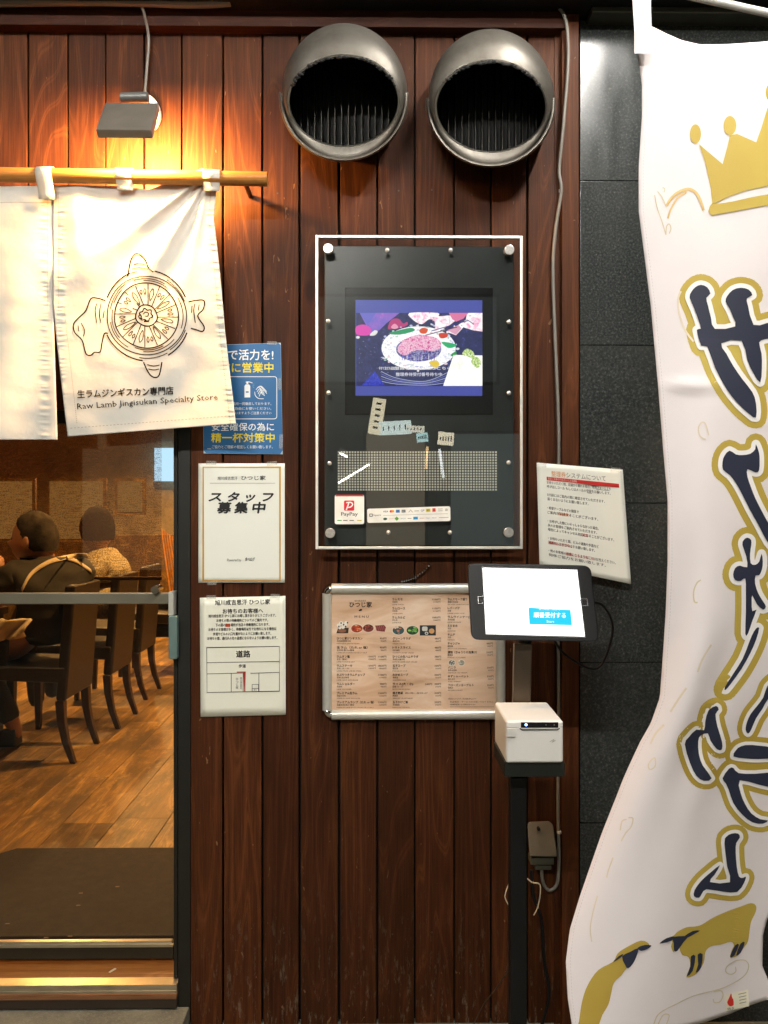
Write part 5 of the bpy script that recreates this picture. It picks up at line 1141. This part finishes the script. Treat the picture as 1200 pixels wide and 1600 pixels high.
# ================================================================== STAND, TABLET, PRINTER
sd = empty('tablet_stand', P(811, 1600, -.44)*1.0, 'slim black metal stand with a small shelf, carrying tablet and printer', 'stand')
sd.location.z = -.03; sd.location.x = P(811, 1400, -.44).x
g = G(); g.pbox(798, 1215, 823.5, 1640, -.445, -.415); a = P(798, 1215, -.445); b = P(823.5, 1215, -.445)
g = G(); g.box(a.x, b.x, -.445, -.415, -.02, a.z-.001); build('pole', g, M_black, sd, bevel=.003)
g = G(); g.box((a.x+b.x)/2-.17, (a.x+b.x)/2+.17, -.58, -.26, -.029, -.02); build('base_plate', g, M_black, sd, bevel=.003)
pb('shelf', 788, 1190.5, 883, 1214.5, -.49, -.36, plain('black_satin', (.012, .014, .012, 1), .35), sd, .003)
g = G(); q = [P(804, 1006, -.352), P(832, 1006, -.352), P(827, 1192, -.362), P(800, 1192, -.362)]
g.hexa([q[3], q[2], q[1], q[0]], [v+Vector((0, .018, 0)) for v in (q[3], q[2], q[1], q[0])]); build('upper_post', g, plain('brown_grey_metal', (.11, .08, .055, 1), .3, .7), sd, bevel=.0025)
g = G(); q = P(830, 960, -.33); g.tube([q, P(818, 1010, -.335)], .014, 12); build('neck', g, M_black, sd, smooth=50)
def tabY(py): return -.33-.06*((py-880)/120)
tbt = empty('tablet', P(834, 1002, -.37), 'lit tablet in a black holder showing a white page with a cyan button', 'tablet')
def rquad(c, r, n=5):
    out = []
    for i in range(4):
        p0, p, p1 = Vector(c[i-1]), Vector(c[i]), Vector(c[(i+1) % 4]); a = p+(p0-p).normalized()*r; b = p+(p1-p).normalized()*r
        for k in range(n+1): t = k/n; out.append(tuple((1-t)**2*a+2*t*(1-t)*p+t*t*b))
    return out
oc = rquad([(730.5, 880), (923.5, 884), (937, 1003), (737, 1000)], 12)
g = G(); g.hexa([P(a, b, tabY(b)) for a, b in oc][::-1], [P(a, b, tabY(b))+Vector((0, .013, 0)) for a, b in oc][::-1]); build('holder', g, plain('holder_black', (.005, .0055, .006, 1), .45, spec=.3), tbt, bevel=.0025, seg=3)
A = Art(); sq = [(753.5, 886.5), (902, 890), (914.5, 995.5), (759, 991)]
A.poly(sq, emit('tablet_page', (1, 1, 1), 2.2), 1)
A.line(sq, 1.2, plain('silver_edge', (.6, .6, .58, 1), .25, .9), 2, True)
A.poly([(825.5, 946), (891, 947.5), (894, 977), (827, 975.5)], emit('cyan_button', (.0, .55, .82), 1.25), 2)
WE = emit('button_letters', (1, 1, 1), 1.3)
A.text('受付時間11:00まで', 842, 951.5, 4, WE, w=33, layer=3, rot=1); A.text('順番受付する', 834, 961, 8.6, WE, w=50, layer=3, bold=.03, rot=1); A.text('Start', 860, 971, 4.8, WE, w=12, align='C', layer=3, rot=1)
A.build('screen', tbt, lambda a, b: tabY(b), step=.0004)
A = Art(); SV = MATS['silver_edge']
A.line([(754.5, 932), (746.8, 932.3), (747.3, 942.5), (755.5, 942.5)], 1.2, SV, 1); A.poly([(748, 933.5), (755, 933), (755.5, 941.5), (748.4, 941.5)], MATS['holder_black'], 1.5)
A.line([(905, 935), (917, 935.8), (918.5, 946), (908, 946)], 1.4, SV, 1); A.poly([(906, 937), (915.6, 937), (916.8, 944.5), (908, 944.6)], MATS['black_paint'], 1.5)
A.build('clip', tbt, lambda a, b: tabY(b), step=.0006)
g = G(); g.tube(spline([P(926, 941, -.34), P(941, 945, -.33), P(954, 965, -.32), P(957, 990, -.30), P(945, 1030, -.28), P(930, 1045, -.28), P(910, 1040, -.30), P(880, 1020, -.32), P(866, 1000, -.345)], 8), .0028, 8)
o = build('tablet_cable', g, M_black, smooth=60); prop(o, 'thin black charging cable looping from the tablet side', 'cable')
# printer
pr = empty('receipt_printer', P(836, 1190, -.49), 'white cube receipt printer with a blue light on the stand shelf', 'printer')
a, b = P(790.5, 1126.5, -.50), P(880.5, 1190, -.50); zsh = P(800, 1190.5, -.49).z
g = G(); x0, x1, z0, z1 = a.x, b.x, zsh+.0006, a.z
g.hexa([(x0, -.50, z0), (x1, -.50, z0), (x1, -.50, z1), (x0, -.50, z1)], [(x0, -.365, z0), (x1, -.365, z0), (x1, -.365, z1+.002), (x0, -.365, z1+.002)]); build('casing', g, M_white, pr, bevel=.005, seg=3)
YP = -.5001
A = Art(); A.rect(814, 1128.5, 872.5, 1137, plain('printer_black', (.008, .008, .010, 1), .2), 1); A.line([(812, 1138.2), (816, 1140.5), (871, 1140.3), (874.5, 1137.8)], 1.8, MATS['printer_black'], 1)
A.line([(792, 1136.6), (811, 1136.4)], .5, GREY, 1); A.line([(874, 1136), (880, 1135.6)], .5, GREY, 1)
A.ell(822, 1132.5, 2.1, 2.1, emit('blue_led', (.25, .45, 1), 6), 2); A.ell(853, 1132.7, 1, 1, GREY, 2, 8); A.ell(866, 1132.6, 1, 1, GREY, 2, 8)
A.line([(859, 1159), (866, 1155), (863, 1158), (868, 1157), (862, 1160)], .9, ink(165, 160, 150), 1)
A.build('front_panel', pr, lambda a, b: YP, step=.0004)
g = G(); g.pbox(792, 1138, 806.5, 1152, -.504, -.4995); build('cover_button', g, plain('off_white', (.66, .64, .6, 1), .4), pr, bevel=.0015)

# ================================================================== BANNER
def bleft(py): return lerp_tab(py, [(30, 1006), (60, 1013), (85, 995), (100, 998), (130, 1003), (180, 1003), (260, 998), (330, 998), (400, 1007), (480, 1017), (600, 1028), (700, 1036), (780, 1043), (880, 1043), (960, 1040), (1050, 1034), (1090, 1031), (1130, 1017), (1160, 1000), (1220, 972), (1300, 940), (1400, 905), (1450, 890), (1500, 884), (1560, 887), (1620, 896), (1700, 915)])
def bright(py): return lerp_tab(py, [(30, 1330), (1000, 1320), (1300, 1290), (1400, 1240), (1430, 1200), (1460, 1192), (1510, 1191), (1545, 1206), (1700, 1210)])
def banner_Y(px, py):
    v = (py-60)/1560; y = -.56-.05*max(0, v-.3)
    y += .020*math.sin((px-980)/62.0+py/420.0+.6)*(.35+.65*min(1, v*1.5))
    y -= .016*bump1(px-bleft(py), 55, 38)*bump1(py, 1000, 300)
    y += .012*bump1((px+.35*py-1390)/1.0, 0, 26)*bump1(py, 1150, 260)
    y -= .07*max(0, (py-1150)/450)**1.3*max(0, (1150-px)/260)
    y -= .006*bump1(py, 603, 8)*bump1(px, 1080, 34)
    y += .004*math.sin(px/14.0+py/31.0)*bump1(py, 1120, 160)*bump1(px, 1100, 60)
    return y
bn = empty('banner', P(1150, 1600, -.58), 'tall pinkish white banner with gold crown, navy lettering and gold sheep', 'banner')
def btop(px): return lerp_tab(px, [(980, 20), (1012, 38), (1040, 52), (1065, 63), (1095, 70), (1140, 69), (1200, 65), (1330, 40)])
def bbot(px): return lerp_tab(px, [(880, 1640), (1060, 1606), (1092, 1600), (1140, 1584), (1170, 1571), (1195, 1563), (1300, 1545)])
def bf(u, v):
    # rows follow the swaying left edge
    l0 = 1013; py = 60+v*1500
    for _ in range(2):
        l, r = bleft(py), bright(py); px = l+(r-l)*u; t, b = btop(px), bbot(px); py = t+(b-t)*v
    return P(px, py, banner_Y(px, py))
g = G(); g.sheet(bf, 60, 190); build('cloth', g, M_banner, bn, solid=.0009, smooth=80)
# loops of the banner
g = G(); f2 = [(991, 84), (1016, 84), (1018, 40), (1017, 0), (1016, -40), (986, -40), (988, 0), (991, 50)]
g.hexa([P(a, b, -.575) for a, b in f2], [P(a, b, -.568) for a, b in f2]); build('loop', g, M_banner, bn, bevel=.001)
g = G(); f2 = [(1196, 1540), (1230, 1528), (1232, 1548), (1198, 1562)]; g.hexa([P(a, b, -.66) for a, b in f2], [P(a, b, -.655) for a, b in f2]); build('loop', g, M_banner, bn)
bp = empty('banner_pole', (P(1330, 800, -.56).x, -.56, -.03), 'white banner pole with a slanting top arm above the banner', 'pole')
g = G(); X = P(1345, 800, -.56).x; g.tube([(X, -.56, -.03), (X, -.56, 1.5), (X, -.56, 2.32)], .013, 14); build('mast', g, M_white, bp, smooth=50)
g = G(); g.tube([P(940, -45, -.56), P(1070, -8, -.56), P(1215, 24, -.56), Vector((X, -.56, P(1345, 60, -.56).z))], .0065, 12); build('top_arm', g, M_white, bp, smooth=50)
g = G(); g.tube([(X, -.56, -.028), (X, -.56, .10)], [.17, .12], 24); build('base_weight', g, M_blackm, bp, bevel=.01)
# banner art
A = Art()
Z2 = lambda pts: [(960+x/4, 400+y/4) for x, y in pts]; Z3 = lambda pts: [(960+x/4, 780+y/4) for x, y in pts]; Z4 = lambda pts: [(860+x/3.529, 1150+y/3.529) for x, y in pts]; Z1 = lambda pts: [(860+x/3.529, y/3.529) for x, y in pts]
def sm(pts, k=3): return [(q.x, q.y) for q in spline([(a, b, 0) for a, b in pts], k, True)]
letters = [
 Z2([(470, 260), (480, 225), (505, 195), (540, 180), (580, 195), (600, 235), (575, 262), (585, 310), (605, 390), (628, 455), (755, 440), (740, 380), (720, 330), (695, 285), (705, 250), (740, 212), (790, 198), (840, 210), (862, 245), (828, 265), (835, 310), (870, 430), (950, 420), (1010, 415), (1010, 500), (940, 520), (905, 540), (920, 610), (922, 700), (912, 790), (870, 735), (830, 650), (795, 530), (668, 545), (700, 610), (745, 690), (800, 770), (862, 850), (885, 920), (885, 1010), (840, 985), (770, 920), (700, 830), (630, 700), (580, 565), (542, 560), (515, 462), (540, 455), (525, 400), (500, 330)]),
 [(1132, 712), (1140, 704), (1150, 710), (1160, 711), (1172, 709), (1180, 702), (1181, 694), (1186, 707), (1187, 720), (1186, 735), (1180, 738), (1168, 733), (1168, 745), (1173, 760), (1180, 778), (1190, 798), (1200, 816), (1216, 842), (1216, 862), (1200, 848), (1185, 820), (1172, 797), (1160, 773), (1150, 755), (1140, 742), (1130, 734), (1129, 722)],
 Z3([(800, 285), (808, 255), (830, 240), (855, 255), (855, 290), (848, 340), (852, 400), (880, 410), (905, 390), (920, 340), (928, 390), (922, 440), (905, 475), (882, 478), (880, 530), (900, 590), (930, 640), (947, 670), (930, 690), (890, 655), (862, 600), (858, 640), (862, 700), (888, 690), (862, 760), (835, 840), (818, 842), (822, 700), (822, 580), (818, 495), (790, 510), (755, 505), (742, 470), (755, 430), (785, 415), (830, 425), (825, 360)]),
 Z3([(905, 805), (885, 808), (860, 850), (840, 900), (800, 1000), (740, 1095), (690, 1175), (695, 1192), (730, 1150), (795, 1060), (850, 960), (885, 880)]),
 [(1102, 1127), (1107, 1110), (1119, 1103), (1123, 1109), (1118, 1116), (1121, 1135), (1128, 1158), (1128, 1171), (1120, 1170), (1110, 1157), (1106, 1146), (1095, 1149), (1091, 1158), (1092, 1178), (1098, 1196), (1112, 1216), (1100, 1220), (1088, 1212), (1078, 1192), (1070, 1163), (1076, 1152), (1088, 1140), (1100, 1141)],
 Z3([(820, 1440), (828, 1395), (850, 1345), (885, 1300), (930, 1240), (955, 1170), (1010, 1130), (1010, 1220), (960, 1250), (925, 1310), (885, 1370), (855, 1440), (835, 1465)]),
 [(1146, 1182), (1150, 1172), (1158, 1166), (1175, 1164), (1215, 1170), (1215, 1183), (1185, 1186), (1165, 1185)],
 [(1129, 1216), (1139, 1201), (1146, 1200), (1154, 1208), (1180, 1209), (1215, 1208), (1215, 1230), (1186, 1226), (1156, 1219), (1157, 1238), (1164, 1256), (1174, 1271), (1188, 1280), (1200, 1282), (1192, 1287), (1176, 1285), (1160, 1273), (1146, 1255), (1139, 1235), (1134, 1224)],
 Z4([(960, 590), (970, 555), (1000, 538), (1035, 538), (1045, 560), (1025, 590), (1022, 640), (1028, 720), (1040, 775), (1062, 782), (1078, 775), (1070, 805), (1030, 860), (950, 858), (860, 845), (835, 870), (820, 892), (792, 884), (795, 850), (830, 800), (880, 755), (935, 712), (905, 765), (880, 805), (990, 806), (975, 720)])]
tW = plain('gold_under', (.46, .34, .05, 1), .7)
for i, L_ in enumerate(letters):
    s_ = sm(L_, 2)
    A.fat(s_, 17 if i < 4 else 13.5, M_gold, 0+.09*(i % 3)); A.fat(s_, 7.0 if i < 4 else 5.5, M_bwhite, 1.3); A.poly(s_, M_bwhite, 1.9); A.poly(s_, M_navy, 2.8)
A.poly(Z1([(820, 795), (885, 850), (950, 905), (975, 810), (990, 745), (1030, 738), (1135, 785), (1165, 700), (1195, 600), (1280, 430), (1280, 1015), (1180, 1030), (1080, 1050), (990, 1082), (915, 1118), (893, 1122), (885, 1040), (855, 900)]), M_gold, 1)
A.poly(Z1([(870, 1165), (880, 1135), (893, 1120), (920, 1124), (1000, 1112), (1120, 1085), (1280, 1058), (1280, 1118), (1120, 1145), (1000, 1168), (890, 1187)]), M_gold, 1.5)
A.ell(*Z1([(800, 738)])[0], 8.7, 15, M_gold, 1); A.ell(*Z1([(990, 692)])[0], 10, 15, M_gold, 1); A.ell(*Z1([(1215, 510)])[0], 8, 14, M_gold, 1.2)
A.line(Z1([(640, 1135), (665, 1095), (705, 1060), (760, 1042), (800, 1060), (825, 1100), (845, 1160)]), 4.2, plain('tan_dye', (.62, .42, .16, 1), .7), 1, smooth=4); A.line(Z1([(648, 1205), (665, 1150), (705, 1085), (750, 1060)]), 3, MATS['tan_dye'], 1.2, smooth=4)
for pts in ([(575, 1075), (590, 1150), (615, 1220), (637, 1295)], [(590, 1055), (615, 1085), (640, 1140)], [(637, 1295), (640, 1250), (655, 1235), (665, 1260), (655, 1288)], [(618, 1035), (630, 1040), (628, 1060)]): A.line(Z1(pts), 1.6, M_palegold, 1, smooth=4)
A.line(Z2([(415, 220), (398, 270), (405, 360), (440, 460), (495, 535)]), 3.2, plain('cream_dye', (.72, .62, .48, 1), .7), .5, smooth=5)
A.line(Z2([(590, 1120), (570, 1050), (545, 1040), (525, 1075), (535, 1125), (570, 1145)]), 2.0, MATS['cream_dye'], 1, smooth=4); A.line(Z3([(540, 505), (515, 525), (495, 580), (500, 640), (520, 645)]), 2.2, M_palegold, 1, smooth=4)
for pts in ([(550, 140), (575, 120), (578, 165), (550, 185), (540, 160), (560, 125)], [(430, 450), (455, 455), (445, 500), (415, 535), (390, 580)], [(345, 670), (320, 740), (310, 780)], [(260, 880), (235, 970), (220, 1060), (228, 1135)], [(420, 460), (395, 470), (385, 520)]): A.line(Z4(pts), 2.0, MATS['cream_dye'], 1, smooth=4)
A.line(Z3([(605, 910), (550, 1000), (520, 1080)]), 3, MATS['cream_dye'], .8, smooth=3); A.line(Z3([(450, 1180), (400, 1250), (350, 1330)]), 3.2, MATS['cream_dye'], .8, smooth=3); A.line(Z3([(310, 1410), (260, 1460), (225, 1530)]), 3.2, MATS['cream_dye'], .8, smooth=3)
# sheep
A.poly(Z4([(600, 1147), (640, 1118), (680, 1100), (700, 1080), (750, 1055), (800, 1050), (835, 1040), (900, 1000), (980, 965), (1050, 940), (1105, 922), (1133, 935), (1132, 970), (1108, 1020), (1100, 1060), (1090, 1130), (1068, 1165), (1040, 1205), (1018, 1218), (990, 1222), (1000, 1180), (1012, 1155), (995, 1135), (940, 1150), (885, 1160), (855, 1190), (845, 1250), (805, 1312), (750, 1330), (770, 1270), (762, 1220), (725, 1205), (705, 1160), (680, 1192), (665, 1160), (670, 1130)]), M_gold, 1, 3)
for pts in ([(675, 1108), (740, 1103), (770, 1095), (735, 1135), (700, 1185), (682, 1182), (680, 1140)], [(603, 1142), (640, 1115), (683, 1105), (672, 1125), (640, 1138)], [(738, 1105), (785, 1075), (825, 1073), (800, 1088), (760, 1110)], [(775, 1215), (800, 1213), (785, 1295), (752, 1325), (772, 1270)], [(812, 1205), (840, 1203), (830, 1280), (800, 1306), (815, 1260)], [(1018, 1155), (1040, 1150), (1015, 1210), (990, 1217)], [(1048, 1145), (1072, 1138), (1050, 1195), (1024, 1210)]): A.poly(Z4(pts), M_navy, 2, 2)
A.poly(Z4([(345, 1245), (370, 1200), (420, 1165), (500, 1128), (545, 1148), (520, 1165), (480, 1180), (455, 1250), (415, 1285), (390, 1320), (350, 1360), (335, 1420), (320, 1480), (285, 1540), (250, 1620), (155, 1640), (160, 1560), (178, 1450), (210, 1365), (265, 1290)]), M_gold, 1, 3)
for pts in ([(395, 1215), (440, 1190), (485, 1170), (475, 1215), (455, 1255), (428, 1282), (410, 1260)], [(480, 1168), (520, 1152), (557, 1155), (540, 1172), (500, 1185)], [(345, 1248), (375, 1215), (402, 1202), (390, 1220)]): A.poly(Z4(pts), M_navy, 2, 2)
A.line(Z4([(570, 1590), (600, 1530), (700, 1475), (800, 1430), (950, 1390), (1060, 1330), (1093, 1275), (1075, 1238), (1020, 1240), (975, 1270), (968, 1300), (995, 1315), (1022, 1298), (1020, 1272)]), 1.5, M_palegold, 1, smooth=6)
A.line(Z4([(900, 1410), (940, 1405), (952, 1430), (935, 1465), (905, 1470), (898, 1450)]), 1.6, M_palegold, 1.2, smooth=5); A.line(Z4([(590, 1600), (620, 1540), (655, 1540), (640, 1590)]), 1.6, M_palegold, 1.2, smooth=5)
hm = plain('hem_thread', (.55, .50, .48, 1), .8)
for k in range(300):
    py = 100+k*5; A.line([(bleft(py)+7, py), (bleft(py+3)+7, py+3)], .6, hm, .2)
for k in range(60):
    px = 1030+k*4; A.line([(px, btop(px)+9), (px+2.4, btop(px+2.4)+9)], .6, hm, .2)
A.build('print', bn, banner_Y, step=.0007, maxedge=14)
A = Art(); A.poly(Z4([(960, 1427), (1090, 1398), (1096, 1490), (968, 1517)]), plain('tag_cream', c3(235, 228, 205), .6), 0)
A.poly(Z4([(975, 1470), (985, 1445), (997, 1420), (1003, 1445), (1018, 1460), (1012, 1482), (990, 1490)]), ink(215, 45, 35), 1, 3); A.text('防炎', *Z4([(998, 1503)])[0], 4, BLK, w=12, align='C', layer=1, rot=-10)
for k in range(4): A.line(Z4([(1035, 1425+k*17), (1080, 1415+k*17)]), .9, GREY, 1)
A.build('care_tag', bn, banner_Y, step=.0024)
# planter foot glimpsed lower right
g = G(); g.sphere((1.05, -.35, .0), .16, 20, 12, 0, (1.2, .9, .45)); o = build('base_stone', g, M_conc, smooth=60); prop(o, 'grey rounded stone on the pavement beneath the banner corner', 'stone')

# ================================================================== STREET SIDE LAMPS (seen as reflections in granite and acrylic; fill tube and shopfront are added)
def tube_light(x, y, z, ln, label, st=1.0, ang=0, dz=0, rad=.016):
    r = empty('tube_light', (x, y, z), label, 'lamp', 'fluorescent tubes on the street side')
    d = Vector((math.cos(ang), math.sin(ang), dz))*ln/2; c = Vector((x, y, z))
    g = G(); g.tube([c-d, c+d], rad, 12); build('tube', g, emit('cool_white_tube_%d' % int(st*100), (1.0, .965, .90), STREET_TUBE*st), r)
    g = G(); g.tube([c-d*1.04+Vector((0, 0, .045)), c+d*1.04+Vector((0, 0, .045))], .022, 8); build('housing', g, M_white, r)
tube_light(.76, -1.10, 3.02, 1.0, 'bright tube lamp under the canopy in front of the granite wall', 1.1, R(90))
tube_light(-.9, -3.6, 3.4, 1.5, 'added unseen tube lamp over the pavement, for front fill', 1.8)  # unseen tube added as front fill for the wall
_q = P(553, 740, -.055); _k = 7.0/(-.055-CAMY)
tube_light(_q.x+_q.x*_k, -7.055, _q.z+(_q.z-CAMZ)*_k, .36, 'slanted tube lamp across the street', .10, 0, .60, .009)
_q = P(537, 711, -.055)
tube_light(_q.x+_q.x*_k, -7.055, _q.z+(_q.z-CAMZ)*_k, .09, 'short stub of tube lamp across the street', .08, 0, -.5, .012)
rs = random.Random(9)
for i, (px, py, w, h, c_) in enumerate(((589, 650, .17, .46, (.9, .8, .55)), (617, 668, .42, .17, (.75, .9, .85)), (648, 670, .25, .08, (.8, .75, .6)), (660, 683, .14, .11, (.5, .8, .8)), (697, 685, .20, .16, (1, .9, .65)))):
    D = 7.0; q = P(px, py, Y1); t = (D)/(Y1-CAMY); X = q.x+(q.x)*((D)/(Y1-CAMY)); Zz = q.z+(q.z-CAMZ)*(D/(Y1-CAMY))
    r = empty('street_sign', (X, Y1-D, Zz), ['tall narrow lit sign', 'wide pale green lit sign', 'thin long lit sign', 'small bluish lit sign', 'square cream lit sign'][i]+' across the street, mirrored in the acrylic', 'sign', 'lit shop signs across the street')
    w *= .9; h *= .9
    g = G(); g.box(X-w/2, X+w/2, Y1-D-.06, Y1-D, Zz-h/2, Zz+h/2); build('light_box', g, emit('sign_glow_%d' % i, c_, 8.0), r)
    g = G()
    for k in range(5):
        if h > w: g.box(X-w*.18, X+w*.2, Y1-D, Y1-D+.004, Zz+h*(.36-.17*k)-.014, Zz+h*(.36-.17*k)+.010)
        else: g.box(X+w*(-.36+.17*k)-.006, X+w*(-.36+.17*k)+.008, Y1-D, Y1-D+.004, Zz-h*.2, Zz+h*(.08+.04*k))
    build('marks', g, M_blackm, r)
    r.rotation_euler.y = [.16, -.05, .04, -.1, .1][i]

fr_ = empty('shopfront', (0, -10, -.03), 'added dim glowing shopfront across the street, there for reflections in acrylic and glass', 'shopfront')  # unseen front with glowing panes, added to give the acrylic something to reflect
g = G(); g.box(-9, 9, -10.3, -10, -.03, 5.5); build('wall', g, plain('facade_render', (.14, .15, .14, 1), .8, 0, .3, 1), fr_)
for x0, x1, z0, z1, c_, e_ in ((-4.6, -3.1, .3, 2.6, (.9, .6, .3), 1.0), (-2.8, -1.3, .3, 2.4, (.55, .7, .6), .7), (-.2, .8, .2, 2.5, (.9, .7, .45), .8), (1.1, 2.4, .2, 2.5, (.5, .62, .6), .7), (3.0, 5.2, .4, 2.8, (.9, .75, .5), .9), (-2.4, 1.9, 3.2, 4.6, (.35, .42, .4), .5), (2.4, 4.4, 3.2, 4.6, (.4, .4, .36), .5)):
    g = G(); g.box(x0, x1, -9.995, -9.97, z0, z1); w_ = build('window', g, M_blackm, fr_)
    g = G(); g.box(x0+.05, x1-.05, -9.969, -9.96, z0+.05, z1-.05); build('pane', g, emit('reflection_pane_%d' % int(x0*10), c_, e_), w_)

for px, py, h_, c_, nm in ((667, 715, .26, (1, .62, .25), 'thin orange lit strip'), (690, 724, .34, (.8, .85, .9), 'thin pale lit strip')):
    q = P(px, py, Y1); X, Zz = q.x*(1+_k), q.z+(q.z-CAMZ)*_k
    g = G(); g.box(X-.014, X+.014, -7.09, -7.06, Zz-h_/2, Zz+h_/2); o = build('light_strip', g, emit('strip_%d' % px, c_, 9), origin=(X, -7.07, Zz)); o.rotation_euler.y = .06 if px < 680 else -.14; prop(o, nm+' across the street, mirrored over the dot panel', 'light', 'thin lit strips across the street')
